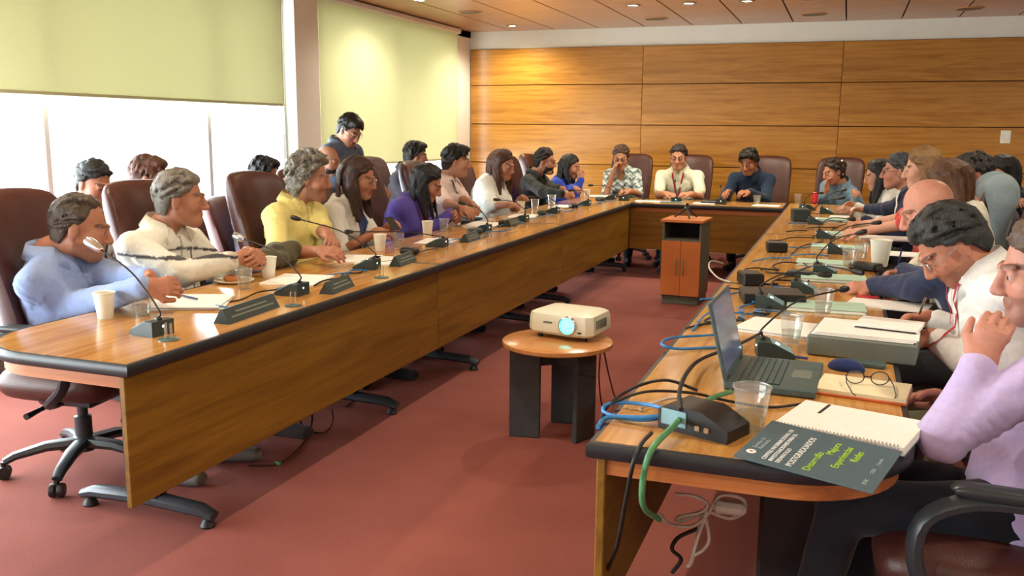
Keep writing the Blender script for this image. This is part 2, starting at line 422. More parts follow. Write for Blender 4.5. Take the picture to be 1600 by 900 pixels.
# ceiling lamps and added fill lamps
def downlight(label, x, y, power, spot=True):
    t = thing('downlight', label, 'lamp', (x, y, ZC), 0, 'recessed ceiling lamps')
    G().lathe([(0.052, 0.0), (0.075, -0.002), (0.078, -0.008), (0.062, -0.010), (0.052, -.004)], 20, close=True).build('ring', 'chrome', t)
    G().lathe([(0.0001, -.006), (0.035, -.005), (0.052, -0.002)], 16, close=True).build('bulb', 'lamp_glow', t)
    l = bpy.data.lights.new('downlight', 'SPOT'); l.energy = power; l.color = (1.0, 0.88, 0.68); l.spot_size = R(155); l.spot_blend = 0.7; l.shadow_soft_size = 0.05
    o = link('downlight_beam', l, t, (0, 0, -0.03))
downlight('ceiling lamp in front of the yellow-lit corner of the wood panels', -3.91, 10.72, 120)
downlight('ceiling lamp above the far end of the blinds at the picture top', -4.04, 8.40, 85)
for k, x in enumerate((-2.12, -1.56, -1.0, -0.42)):
    downlight('%s bright spot from the left in the ceiling row above the head table' % ('first', 'second', 'third', 'fourth')[k], x, 9.34, 60)
for k, (x, y) in enumerate([(-1.3, 6.0), (1.3, 6.0), (-1.3, 3.0), (1.3, 2.5), (-1.3, -0.5), (1.3, -0.5), (1.6, 9.3), (-3.6, 3.0)]):  # unseen fill lights, added over the room to brighten the interior
    downlight('added fill lamp outside the picture above ' + ('the projector', 'the right back row', 'the near carpet', 'the lavender shirt', 'the room front on the window side', 'the room front on the right', 'the far right corner', 'the light blue shirt')[k], x, y, 95)
for k, (x, y) in enumerate([(735, 19), (1025, 29), (1272, 22), (1515, 13)]):
    p = tp(x, y, ZC)
    t = thing('ceiling_speaker', 'round flush ceiling speaker, %s from the left along the back wall' % ('first', 'second', 'third', 'fourth')[k], 'speaker', (p.x, p.y, ZC), 0, 'ceiling speakers')
    G().lathe([(0.14, 0.0), (0.14, -0.006), (0.125, -0.010), (0.12, -.006)], 24, close=True).build('rim', 'ceiling_tile', t)
    G().lathe([(0.0001, -.009), (0.06, -.008), (0.12, -0.006)], 24, close=True).build('grille', 'lectern_grey', t)
# wall socket plate
p = ry(1571, 214, YB - .03)
t = thing('wall_switch', 'small white switch plate on the wood panelling', 'switch', (p.x, YB - .029, p.z))
G().box((0, -.004, 0), (0.10, 0.008, 0.14), 0.003).build('plate', 'foam_white', t)
for dx in (-.022, .022): G().box((dx, -.010, 0), (0.032, 0.006, 0.07), 0.002).build('rocker', 'white_frame', t)

# ------------------------------------------------------------------ conference tables
TZ = 0.75
def tube_foot(t, x0, x1, y):
    """T-leg: floor bar with glides and a post"""
    f = G(); m = (x0 + x1) / 2
    f.tube([(x0, y, .045), (x0 + .06, y, .062), (m, y, .075), (x1 - .06, y, .062), (x1, y, .045)], [.026, .034, .038, .034, .026], 10, flat=.75)
    ft = f.build('foot_bar', 'leg_metal', t)
    for x in (x0 + .03, x1 - .03): G().lathe([(.028, 0), (.030, .006), (.022, .022), (.012, .035)], 12, c=(x, y, 0)).build('glide', 'leg_black', ft)
    G().box((m, y, .38), (0.16, 0.06, 0.62), 0.012).build('post', 'leg_black', t)
def outline(x0, x1, y0, y1, rnd=None, r=0.30):
    """plan of a table top; rnd = corner (x, y signs) that is rounded"""
    pts = []
    for sx, sy in ((-1, -1), (1, -1), (1, 1), (-1, 1)):
        cx, cy = (x0, x1)[sx > 0], (y0, y1)[sy > 0]
        if rnd and (sx, sy) == rnd:
            ccx, ccy = cx - sx * r, cy - sy * r; a0 = math.atan2(sy, sx) - math.pi / 4
            for k in range(11):
                a = a0 + (math.pi / 2) * k / 10; pts.append((ccx + r * math.cos(a), ccy + r * math.sin(a)))
        else: pts.append((cx, cy))
    return pts
def inset(poly, d):
    c = (sum(p[0] for p in poly) / len(poly), sum(p[1] for p in poly) / len(poly)); out = []
    n = len(poly)
    for i in range(n):
        a, b, e = Vector(poly[i - 1]), Vector(poly[i]), Vector(poly[(i + 1) % n])
        n1 = Vector((-(b - a).y, (b - a).x)).normalized(); n2 = Vector((-(e - b).y, (e - b).x)).normalized()
        m = (n1 + n2); m = m / max(.3, m.dot(n1)); out.append((b.x + m.x * d, b.y + m.y * d))
    return out
def table(label, x0, x1, y0, y1, axis, panel, rnd=None, feet=()):
    t = thing('conference_table', label, 'table', ((x0 + x1) / 2, (y0 + y1) / 2, 0), 0, 'conference tables in a U')
    ox, oy = t.location.x, t.location.y
    poly = [(a - ox, b - oy) for a, b in outline(x0, x1, y0, y1, rnd)]
    G().prism(inset(poly, 0.018), TZ - .03, TZ).build('table_top', 'table_wood_' + axis, t, smooth=25)
    # dark edge band with a rounded nose
    n = len(poly); prof = [(0.02, TZ - .001), (0.006, TZ), (0.0, TZ - .008), (0.0, TZ - .034), (0.006, TZ - .040), (0.02, TZ - .04)]
    rings = [inset(poly, d) for d, z in prof]; g = G(); V = []; F = []
    for k, (d, z) in enumerate(prof): V += [(p[0], p[1], z) for p in rings[k]]
    for k in range(len(prof) - 1):
        for i in range(n): F.append((k * n + i, (k + 1) * n + i, (k + 1) * n + (i + 1) % n, k * n + (i + 1) % n))
    g.add(V, F).build('edge_band', 'edge_black', t, smooth=50)
    G().prism(inset(poly, 0.03), TZ - .085, TZ - .04).build('apron', 'apron_wood', t, smooth=25)
    px0, px1, py0, py1 = [v - o for v, o in zip(panel, (ox, ox, oy, oy))]
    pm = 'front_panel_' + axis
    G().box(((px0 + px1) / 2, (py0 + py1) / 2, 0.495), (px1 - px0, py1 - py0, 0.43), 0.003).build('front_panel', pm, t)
    for a in feet:
        if axis == 'y': tube_foot(t, a[0] - ox, a[1] - ox, a[2] - oy)
        else:
            f = G(); f.tube([(a[2] - ox, a[0] - oy, .045), (a[2] - ox, (a[0] + a[1]) / 2 - oy, .075), (a[2] - ox, a[1] - oy, .045)], [.026, .038, .026], 10, flat=.75)
            f.build('foot_bar', 'leg_metal', t)
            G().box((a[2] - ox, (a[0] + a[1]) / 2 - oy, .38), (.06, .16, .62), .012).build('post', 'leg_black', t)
    return t
LX0, LX1, RX0, RX1 = -2.76, -2.02, -0.53, 0.20
HY0, HY1 = 9.13, 9.85
PL = LX1 - .045
table('near-left table with rounded end under the man in the light blue shirt', LX0, LX1, 2.13, 4.45, 'y', (PL, PL + .022, 2.14, 4.448), (-1, -1), ((LX0 + .02, LX1 - .1, 2.62), (LX0 + .02, LX1 - .1, 4.1)))
table('middle table of the left row in front of the purple jacket', LX0, LX1, 4.455, 6.78, 'y', (PL, PL + .022, 4.457, 6.778), None, ((LX0 + .02, LX1 - .04, 5.08), (LX0 + .02, LX1 - .1, 6.4)))
table('farthest table of the left row, meeting the head table', LX0, LX1, 6.785, HY1, 'y', (PL, PL + .022, 6.787, HY0 + .06), None, ((LX0 + .02, LX1 - .1, 7.3), (LX0 + .02, LX1 - .1, 9.4)))
table('head table across the back below the wood panelling', LX1 + .003, RX0 - .003, HY0, HY1, 'x', (LX1 - .02, RX0 + .02, HY0 + .035, HY0 + .057), None, ((HY0 + .15, HY1 - .04, -1.75), (HY0 + .15, HY1 - .04, -0.75)))
PR = RX0 + .022
table('near-right table carrying the laptop and the open notebook', RX0, RX1, 1.98, 4.45, 'y', (PR, PR + .022, 2.0, 4.448), (1, -1), ((RX0 + .2, RX1 - .04, 2.55), (RX0 + .2, RX1 - .04, 4.0)))
table('middle table of the right row below the bald man', RX0, RX1, 4.455, 6.78, 'y', (PR, PR + .022, 4.457, 6.778), None, ((RX0 + .2, RX1 - .04, 5.0), (RX0 + .2, RX1 - .04, 6.3)))
table('farthest table of the right row, meeting the head table', RX0, RX1, 6.785, HY1, 'y', (PR, PR + .022, 6.787, HY0 + .06), None, ((RX0 + .2, RX1 - .04, 7.3), (RX0 + .2, RX1 - .04, 9.3)))

# ------------------------------------------------------------------ chairs (local: faces +Y, origin on the floor under the seat)
def make_chair(label):
    t = thing('office_chair', label, 'chair')
    G().pad(0.54, 0.52, 0.15, M=Matrix.Translation((0, 0.02, 0.43)) @ Matrix.Rotation(R(-90), 4, 'X'), curve=-0.0).build('seat', 'leather', t, smooth=60)
    M = Matrix.Translation((0, -0.25, 0.84)) @ Matrix.Rotation(R(10), 4, 'X')
    b = G().pad(0.52, 0.76, 0.13, M=M, top=1.02, bot=0.88, curve=0.10, bend=-.02).build('backrest', 'leather', t, smooth=60)
    G().tube(spline([(-.2, -.215, .98), (-.1, -.235, .98), (0, -.24, .98), (.1, -.235, .98), (.2, -.215, .98)], 3), .0035, 5).build('seam', 'chair_plastic', b)
    for s in (-1, 1):
        a = G(); a.tube(spline([(s * .20, .05, .36), (s * .29, .08, .38), (s * .315, .17, .47), (s * .315, .17, .60), (s * .31, .06, .665), (s * .30, -.12, .665), (s * .255, -.26, .63)], 4), .024, 8, flat=.7)
        ar = a.build('armrest', 'chair_plastic', t)
        G().pad(.06, .24, .03, M=Matrix.Translation((s * .307, .0, .688)) @ Matrix.Rotation(R(-90), 4, 'X'), nu=6, nv=8).build('arm_pad', 'chair_plastic', ar, smooth=60)
    g = G(); g.box((0, 0, .335), (.22, .26, .045), .01); g.tube([(0.05, -.05, .33), (.20, -.05, .32), (.27, -.05, .315)], [.012, .01, .014], 8)
    g.build('tilt_mechanism', 'black_plastic', t)
    G().lathe([(.045, .09), (.045, .15), (.035, .155), (.035, .24), (.022, .245), (.022, .33)], 14).build('gas_column', 'chair_plastic', t)
    for k in range(5):
        a = 2 * math.pi * k / 5 + .3; d = Vector((math.cos(a), math.sin(a), 0)); q = Vector((-d.y, d.x, 0))
        l = G().tube([d * .03 + Vector((0, 0, .125)), d * .15 + Vector((0, 0, .122)), d * .27 + Vector((0, 0, .095)), d * .31 + Vector((0, 0, .075))], [.036, .032, .026, .022], 8, flat=.75).build('leg', 'chair_plastic', t)
        c = G()
        for s in (-1, 1):
            MM = Matrix.Translation(d * .315 + q * (s * .016) + Vector((0, 0, .03))) @ q.to_track_quat('Z', 'Y').to_matrix().to_4x4()
            c.lathe([(.012, -.011), (.028, -.010), (.030, 0), (.028, .010), (.012, .011)], 12, M=MM)
        c.lathe([(.010, .03), (.012, .075)], 8, c=tuple(d * .315)); c.build('caster', 'black_plastic', l)
    return t
CH0 = make_chair('x'); CH_USED = [False]
CHAIRS_GROUP = 'leather swivel chairs around the tables'
def chair(label, x, y, face, red=False):
    rot = R(face - 90)
    if not CH_USED[0]:
        CH_USED[0] = True; CH0.location = (x, y, 0); CH0.rotation_euler = (0, 0, rot); CH0['label'] = label; CH0['group'] = CHAIRS_GROUP; o = CH0
    else: o = dup(CH0, (x, y, 0), rot, label, CHAIRS_GROUP)
    if red:
        o.scale = (.95, .95, .80)
        for c in o.children:
            if c.name.split('.')[0] in ('seat', 'backrest'):
                c.data = c.data.copy(); c.data.materials[0] = MATS['leather_red']
    return o
# ------------------------------------------------------------------ people: smooth blended volumes turned into one skin
def smin(a, b, k):
    h = np.clip(0.5 + 0.5 * (b - a) / k, 0, 1); return b + (a - b) * h - k * h * (1 - h)
class Vol:
    def __init__(s, lo, hi, vox):
        s.lo = np.array(lo, np.float32); s.vox = vox; s.n = np.maximum(4, np.ceil((np.array(hi) - s.lo) / vox).astype(int) + 1)
        s.F = np.full(s.n, 0.2, np.float32); s.ax = [s.lo[i] + vox * np.arange(s.n[i], dtype=np.float32) for i in range(3)]
    def sub(s, lo, hi):
        sl = []
        for i in range(3):
            a = int(max(0, math.floor((lo[i] - s.lo[i]) / s.vox))); b = int(min(s.n[i], math.ceil((hi[i] - s.lo[i]) / s.vox) + 1)); sl.append(slice(a, max(a, b)))
        X = s.ax[0][sl[0]][:, None, None]; Y = s.ax[1][sl[1]][None, :, None]; Z = s.ax[2][sl[2]][None, None, :]
        return tuple(sl), X, Y, Z
    def put(s, sl, d, k, op='add'):
        if d.size == 0: return
        f = s.F[sl]
        if op == 'add': s.F[sl] = smin(f, d, k) if k > 0 else np.minimum(f, d)
        elif op == 'cut': s.F[sl] = -smin(-f, d, k) if k > 0 else np.maximum(f, -d)
    def cap(s, p0, p1, r0, r1, k=0.02, op='add', u=None, e0=None, e1=None):
        """tapered capsule; with u, e0, e1 the section is an ellipse (r along u, e across)"""
        p0, p1 = np.array(p0, np.float32), np.array(p1, np.float32); m = max(r0, r1, e0 or 0, e1 or 0) + k + 3 * s.vox
        sl, X, Y, Z = s.sub(np.minimum(p0, p1) - m, np.maximum(p0, p1) + m)
        ab = p1 - p0; L2 = float(ab @ ab) + 1e-9
        dx, dy, dz = X - p0[0], Y - p0[1], Z - p0[2]
        t = np.clip((dx * ab[0] + dy * ab[1] + dz * ab[2]) / L2, 0, 1)
        qx, qy, qz = dx - t * ab[0], dy - t * ab[1], dz - t * ab[2]
        rr = r0 + (r1 - r0) * t
        if u is None: d = np.sqrt(qx * qx + qy * qy + qz * qz) - rr
        else:
            u = np.array(u, np.float32); a = ab / math.sqrt(L2); u = u - a * (u @ a); u /= np.linalg.norm(u); w = np.cross(a, u)
            ee = e0 + (e1 - e0) * t; mn = np.minimum(rr, ee)
            qu = qx * u[0] + qy * u[1] + qz * u[2]; qw = qx * w[0] + qy * w[1] + qz * w[2]; qa = qx * a[0] + qy * a[1] + qz * a[2]
            d = (np.sqrt((qu / rr) ** 2 + (qw / ee) ** 2 + (qa / mn) ** 2) - 1) * mn
        s.put(sl, d.astype(np.float32), k, op)
    def ell(s, c, r, k=0.02, op='add', M=None):
        c = np.array(c, np.float32); m = max(r) + k + 3 * s.vox
        sl, X, Y, Z = s.sub(c - m, c + m); x, y, z = X - c[0], Y - c[1], Z - c[2]
        if M is not None:
            a = np.array(M); x, y, z = (x * a[0, i] + y * a[1, i] + z * a[2, i] for i in range(3))
        d = (np.sqrt((x / r[0]) ** 2 + (y / r[1]) ** 2 + (z / r[2]) ** 2) - 1) * min(r)
        s.put(sl, d.astype(np.float32), k, op)
    def mesh(s):
        F = s.F; ins = F < 0
        c = [ins[a:F.shape[0] - 1 + a, b:F.shape[1] - 1 + b, d:F.shape[2] - 1 + d] for a in (0, 1) for b in (0, 1) for d in (0, 1)]
        anyi = c[0].copy(); alli = c[0].copy()
        for q in c[1:]: anyi |= q; alli &= q
        act = anyi & ~alli; I = np.argwhere(act)
        if len(I) == 0: return np.zeros((0, 3)), np.zeros((0, 4), int)
        idx = -np.ones(act.shape, np.int64); idx[act] = np.arange(len(I))
        cn = np.array([(a, b, d) for a in (0, 1) for b in (0, 1) for d in (0, 1)])
        val = np.stack([F[I[:, 0] + o[0], I[:, 1] + o[1], I[:, 2] + o[2]] for o in cn], 1)
        acc = np.zeros((len(I), 3)); cnt = np.zeros(len(I))
        for i in range(8):
            for j in range(i + 1, 8):
                if np.abs(cn[i] - cn[j]).sum() != 1: continue
                a, b = val[:, i], val[:, j]; x = (a < 0) != (b < 0); t = a[x] / (a[x] - b[x])
                acc[x] += cn[i] + t[:, None] * (cn[j] - cn[i]); cnt[x] += 1
        P = s.lo + s.vox * (I + acc / cnt[:, None]); Q = []
        for ax in range(3):
            o = [slice(None)] * 3; o2 = [slice(None)] * 3; o[ax] = slice(0, -1); o2[ax] = slice(1, None)
            A, B = ins[tuple(o)], ins[tuple(o2)]; E = np.argwhere(A != B)
            b, d = (ax + 1) % 3, (ax + 2) % 3
            E = E[(E[:, b] > 0) & (E[:, d] > 0) & (E[:, b] < F.shape[b] - 1) & (E[:, d] < F.shape[d] - 1)]
            def cell(db, dd):
                e = E.copy(); e[:, b] += db; e[:, d] += dd; return idx[e[:, 0], e[:, 1], e[:, 2]]
            q = np.stack([cell(-1, -1), cell(0, -1), cell(0, 0), cell(-1, 0)], 1)
            fl = ~A[E[:, 0], E[:, 1], E[:, 2]]; q[fl] = q[fl][:, ::-1]; Q.append(q)
        return P, np.concatenate(Q)
    def at(s, p):
        i = np.round((np.array(p) - s.lo) / s.vox).astype(int)
        return s.F[tuple(i)] if (i >= 0).all() and (i < s.n).all() else 0.2
def np_mesh(name, P, Q, col, mat, parent=None, off=(0, 0, 0)):
    me = bpy.data.meshes.new(name); P = P - np.array(off)
    me.vertices.add(len(P)); me.vertices.foreach_set('co', P.astype(np.float32).ravel())
    me.loops.add(len(Q) * 4); me.loops.foreach_set('vertex_index', Q.astype(np.int32).ravel())
    me.polygons.add(len(Q)); me.polygons.foreach_set('loop_start', np.arange(0, len(Q) * 4, 4, dtype=np.int32))
    me.update(calc_edges=True); me.validate()
    me.polygons.foreach_set('use_smooth', np.ones(len(me.polygons), bool))
    a = me.color_attributes.new('Col', 'FLOAT_COLOR', 'POINT')
    c = np.ones((len(P), 4), np.float32); c[:, :3] = col; a.data.foreach_set('color', c.ravel())
    me.materials.append(MATS[mat]); return link(name, me, parent)
def merge(parts):
    P, Q, C = [], [], []; n = 0
    for p, q, c in parts: P.append(p); Q.append(q + n); C.append(np.broadcast_to(c, (len(p), 3))); n += len(p)
    return np.concatenate(P), np.concatenate(Q), np.concatenate(C)
def snoise(P, f, seed=0):
    a = P * f + seed * 3.1
    return (np.sin(a[:, 0] + 1.7 * np.sin(a[:, 1] * .7)) * np.sin(a[:, 1] * 1.1 + 1.3 * np.sin(a[:, 2] * .8 + seed)) + np.sin(a[:, 2] * 1.2 + 1.5 * np.sin(a[:, 0] * .9)))* .5
def V3(*a): return np.array(a, float)
def unit(v): return v / (np.linalg.norm(v) + 1e-9)
SHOES = {}
def shoe_mesh(key, col):
    if key in SHOES: return SHOES[key]
    v = Vol((-.07, -.11, -.02), (.07, .22, .14), .008)
    v.cap((0, -.04, .035), (0, .14, .03), .038, .042, .01, u=(1, 0, 0), e0=.04, e1=.03); v.cap((0, -.045, .05), (0, -.04, .10), .036, .04, .03)
    sl, X, Y, Z = v.sub((-1, -1, -1), (1, 1, 1)); v.F = np.maximum(v.F, (-Z + 0 * X + 0 * Y).astype(np.float32))
    P, Q = v.mesh(); c = np.array(lin(col)); C = np.where(P[:, 2:3] < .018, c * .5 + .02, c)
    o = np_mesh('shoe', P, Q, C, 'cloth'); me = o.data; bpy.data.objects.remove(o); SHOES[key] = me; return me
NP = [0]
def person(label, hip, face, head, hyaw, hpitch=10, hroll=0, rh=None, lh=None, shirt='#ffffff', sleeve=1.0, pat=None, trousers='#23252b',
           hair=('short', '#1c1613'), skin='#b98468', fem=False, glasses=None, beard=None, size=1.0, belly=0.0, seat=0.52, standing=False,
           fine=False, collar=True, lanyard=None, shoes='#17171a', curl=(0.6, 0.6), hdir=(None, None), palm=(None, None), loose=0.0, twist=0, pole=(None, None), group='people around the tables', legs=True, shoulder=None, hunch=.5, elbow=(None, None), tuck=0.0):
    NP[0] += 1; seed = NP[0]
    hip = V3(hip[0], hip[1], seat); H = V3(*head)
    fa = R(face); fv = V3(math.cos(fa), math.sin(fa), 0)
    ha, hp = R(hyaw), R(hpitch)
    hf = V3(math.cos(ha) * math.cos(hp), math.sin(ha) * math.cos(hp), -math.sin(hp)); hs = unit(np.cross(hf, V3(0, 0, 1))); hu = np.cross(hs, hf)
    if hroll: c_, s_ = math.cos(R(hroll)), math.sin(R(hroll)); hs, hu = hs * c_ + hu * s_, hu * c_ - hs * s_
    HM = np.stack([hs, hf, hu], 1) * size          # head local -> world
    def hw(p): return H + HM @ np.array(p, float)
    nb = hw((0, -.035, -.10)); N = nb + V3(0, 0, -.075 * (1 - hunch)) * size - fv * (.03 + .07 * hunch) * size * max(0, 1 - hpitch / 50)
    U = unit(N - hip); ta = fa + R(twist); tf = V3(math.cos(ta), math.sin(ta), 0)
    F_ = unit(fv - U * (fv @ U)); S_ = np.cross(F_, U); FT = unit(tf - U * (tf @ U)); ST = np.cross(FT, U)
    sw = shoulder or (0.158 if fem else 0.180); sw *= size
    sc = N - U * .055 * size
    SH = {1: sc + ST * sw, -1: sc - ST * sw}
    L = np.linalg.norm(N - hip)
    waist = hip + U * L * .30 - F_ * .012; chest = hip + U * L * .68 - F_ * .012 + U * 0
    wr = 1.0 if not fem else .90
    def torso(v, g, k=.05, neck=True):
        v.cap(hip - U * .02, hip + U * .06, .155 * size + g, .150 * size + g, k, u=S_, e0=.115 * size + g, e1=.115 * size + g)
        v.cap(hip + U * .06, waist, .150 * size + g, .140 * wr * size + g + belly * .5, k, u=S_, e0=.115 * size + g, e1=.108 * size + g + belly)
        v.cap(waist, chest, .140 * wr * size + g + belly * .5, .150 * wr * size + g, k, u=S_ + ST, e0=.108 * size + g + belly, e1=.112 * size + g)
        v.cap(chest, sc - U * .02, .150 * wr * size + g, .125 * size + g, k, u=ST, e0=.112 * size + g, e1=.080 * size + g)
        for s in (-1, 1): v.cap(sc + U * .012 - ST * s * .02, SH[s] - U * .025 - ST * s * .012, .062 * size + g, .050 * size + g, k)
        if fem:
            for s in (-1, 1): v.ell(chest + FT * .085 + ST * s * .07 - U * .02, (.068 + g, .068 + g, .068 + g), .05)
    # arms: two-bone reach
    ua, fal = .285 * size, .255 * size
    EL, WR, HD, PN = {}, {}, {}, {}
    for s, t, hd, pn, po in ((1, rh, hdir[0], palm[0], pole[0]), (-1, lh, hdir[1], palm[1], pole[1])):
        t = V3(*t) if t is not None else hip + F_ * .34 + S_ * s * .12 + V3(0, 0, .12)
        t0 = t.copy(); S = SH[s]; d = t - S; Ld = np.linalg.norm(d); m = (ua + fal) * .985
        if Ld > m: t = S + d / Ld * m; d = t - S; Ld = m
        a = (ua ** 2 - fal ** 2 + Ld ** 2) / (2 * Ld); h = math.sqrt(max(0, ua ** 2 - a ** 2)); dn = d / Ld
        pv = V3(*po) if po is not None else -V3(0, 0, 1) * 1.0 + S_ * s * .38 - F_ * .3
        pv = unit(pv - dn * (pv @ dn)); EL[s] = S + dn * a + pv * h; WR[s] = t
        eo = elbow[0 if s == 1 else 1]
        if eo is not None: EL[s] = V3(*eo); WR[s] = t0
        HD[s] = unit(V3(*hd)) if hd is not None else unit(unit(t - EL[s]) + fv * .2 + V3(0, 0, -.1))
        n = V3(*pn) if pn is not None else V3(0, 0, -1) - S_ * s * .6
        PN[s] = unit(n - HD[s] * (n @ HD[s]))
    rad = .9 if fem else 1.0
    allp = [hip, N, H, SH[1], SH[-1], EL[1], EL[-1], WR[1], WR[-1]]
    sk = np.array(lin(skin))
    # ---- head, fine grid
    vx = .0048 if fine else .0068
    m = .17 * size; lo = np.minimum(H - m, N - .09); hi = np.maximum(H + m, N + .09)
    v = Vol(lo, hi, vx); sz = size
    v.ell(hw((0, -.014, .028)), (.073 * sz, .092 * sz, .088 * sz), .02, M=HM / sz)
    v.ell(hw((0, .028, -.042)), (.059 * sz, .060 * sz, .076 * sz), .03, M=HM / sz)
    v.cap(hw((-.018, .066, -.099)), hw((.018, .066, -.099)), .019 * sz, .019 * sz, .03)
    for s in (-1, 1):
        v.ell(hw((s * .039, .050, -.028)), (.028 * sz,) * 3, .03)
        v.cap(hw((s * .05, -.005, -.055)), hw((s * .022, .055, -.095)), .018 * sz, .018 * sz, .03)
        v.ell(hw((s * .032, .097, .004)), (.021 * sz, .014 * sz, .013 * sz), .014, 'cut', M=HM / sz)
        v.ell(hw((s * .031, .0735, .002)), (.0165 * sz,) * 3, .004)
        if fine: v.ell(hw((s * .031, .0925, .0005)), (.0125 * sz, .011 * sz, .0042 * sz), .002, 'cut', M=HM / sz)
        v.cap(hw((s * .012, .090, .024)), hw((s * .048, .074, .026)), .008 * sz, .006 * sz, .012)
        v.ell(hw((s * .077, -.012, -.008)), (.009 * sz, .019 * sz, .032 * sz), .006, M=HM / sz)
        v.ell(hw((s * .013, .097, -.036)), (.009 * sz,) * 3, .008)
    v.cap(hw((0, .088, .012)), hw((0, .108, -.030)), .009 * sz, .0135 * sz, .012)
    v.cap(hw((-.019, .083, -.061)), hw((.019, .083, -.061)), .0075 * sz, .0075 * sz, .008)
    v.cap(hw((-.016, .082, -.072)), hw((.016, .082, -.072)), .008 * sz, .008 * sz, .006)
    v.cap(hw((0, -.025, -.05)), N, (.050 if fem else .057) * sz, (.052 if fem else .062) * sz, .03)
    v.cap(N, sc - U * .03, .062 * sz, .075 * sz, .04)
    P, Q = v.mesh(); l = (P - H) @ (HM / sz ** 2)
    C = np.tile(sk, (len(P), 1)) * (1 + .05 * snoise(P, 60, seed))[:, None]
    def paint(mask, col, a=1.0): C[mask] = C[mask] * (1 - a) + np.array(col) * a
    fr = l[:, 1] > .05
    paint(fr & (np.abs(l[:, 0]) < .024) & (l[:, 2] > -.079) & (l[:, 2] < -.055) & (l[:, 1] > .078), sk * np.array([1.0, .62, .62]), .75)
    paint(fr & (np.abs(np.abs(l[:, 0]) - .031) < .021) & (np.abs(l[:, 2] - .029 + .25 * (np.abs(l[:, 0]) - .031) ** 2 * 40) < .005), np.array(lin(hair[1])) * .6 + sk * .15, .85)
    if not fine: paint(fr & (np.abs(np.abs(l[:, 0]) - .031) < .014) & (np.abs(l[:, 2] + .001) < .0042), (.03, .02, .016), .7)
    paint(fr & (np.abs(np.abs(l[:, 0]) - .038) < .018) & (np.abs(l[:, 2] + .03) < .02), sk * np.array([1.08, .88, .85]), .4)
    if beard == 'stubble': paint((l[:, 2] < -.045) & (l[:, 2] > -.125) & (l[:, 1] > -.01), sk * .45, .55)
    parts = [(P, Q, C)]
    # ---- trunk, arms, legs
    ks = {}
    for s in (-1, 1):
        k0 = hip + S_ * s * .085
        if standing: kn = k0 + V3(0, 0, -.38) + fv * .02; an = V3(kn[0], kn[1], .09)
        else:
            kn = k0 + fv * .42 + S_ * s * .05; kn[2] = hip[2] - .01; an = kn + V3(0, 0, .09 - kn[2]) - fv * (.05 * (1 if s > 0 else -1.6) + tuck)
        ks[s] = (k0, kn, an); allp += [kn, an]
    vb = Vol(np.min(allp, 0) - .2, np.max([hip, N, SH[1], SH[-1], EL[1], EL[-1], ks[1][1], ks[-1][1]], 0) + .2, .017)
    torso(vb, -.018)
    for s in (-1, 1):
        vb.cap(SH[s] - ST * s * .018 - U * .012, EL[s], (.046 if sleeve < .5 else .034) * sz * rad, (.038 if sleeve < .6 else .032) * sz * rad, .03)
        if legs: vb.cap(ks[s][0], ks[s][1], .078, .05, .04); vb.cap(ks[s][1], ks[s][2], .05, .036, .03)
    P, Q = vb.mesh(); parts.append((P, Q, sk))
    # ---- forearms with hands, fine grid
    for i, s in enumerate((1, -1)):
        d, n, w = HD[s], PN[s], WR[s]; q = np.cross(d, n) * s      # thumb side
        if s == 1: q = np.cross(n, d)
        else: q = np.cross(d, n)
        hs_ = size * (.92 if fem else 1.0); pts = [EL[s], w, w + d * .2 * hs_]
        v = Vol(np.min(pts, 0) - .085, np.max(pts, 0) + .085, .0052 if fine else .0062)
        v.cap(EL[s], w, .041 * sz * rad, .027 * sz * rad, .02, u=None)
        v.cap(w, w + d * .02, .026 * hs_, .026 * hs_, .02, u=q, e0=.021 * hs_, e1=.018 * hs_)
        pc = w + d * .055 * hs_
        v.cap(w + d * .025 * hs_, w + d * .082 * hs_, .030 * hs_, .037 * hs_, .02, u=q, e0=.017 * hs_, e1=.014 * hs_)
        cu = curl[i]
        for j, (ofs, ln) in enumerate(((.029, .070), (.010, .080), (-.010, .075), (-.028, .058))):
            b = w + d * (.086 - .004 * abs(j - 1)) * hs_ + q * ofs * hs_; a = .15 + cu * .7
            for f_, seg in enumerate((.45, .32, .25)):
                dd = d * math.cos(a) + n * math.sin(a); e = b + dd * ln * seg * hs_
                v.cap(b, e, (.0098 - .0008 * f_) * hs_, (.0092 - .001 * f_) * hs_, .0035); b = e; a += cu * (.95 if f_ == 0 else .6)
        b = w + d * .030 * hs_ + q * .024 * hs_; t1 = unit(d * .72 + q * .62 + n * .30); t2 = unit(d * .92 + q * (.35 - .5 * cu) + n * .45 * cu)
        v.cap(b, b + t1 * .042 * hs_, .014 * hs_, .0115 * hs_, .012); v.cap(b + t1 * .042 * hs_, b + t1 * .042 * hs_ + t2 * .036 * hs_, .0112 * hs_, .0088 * hs_, .004)
        P, Q = v.mesh(); parts.append((P, Q, sk * np.array([1.02, .97, .95])))
    P, Q, C = merge(parts); off = (hip[0], hip[1], 0)
    body = np_mesh('person', P, Q, C, 'skin', None, off); body.location = off
    tag(body, label, 'person', group)
    # ---- shirt
    g = .012 + loose; vs = Vol(np.min([hip, N, SH[1], SH[-1], EL[1], EL[-1], WR[1], WR[-1]], 0) - .2, np.max([hip, N, SH[1], SH[-1], EL[1], EL[-1], WR[1], WR[-1]], 0) + .2, .0085 if fine else .0115)
    torso(vs, g, .05)
    vs.cap(sc, N - U * .012, .085 * sz, .070 * sz, .05)
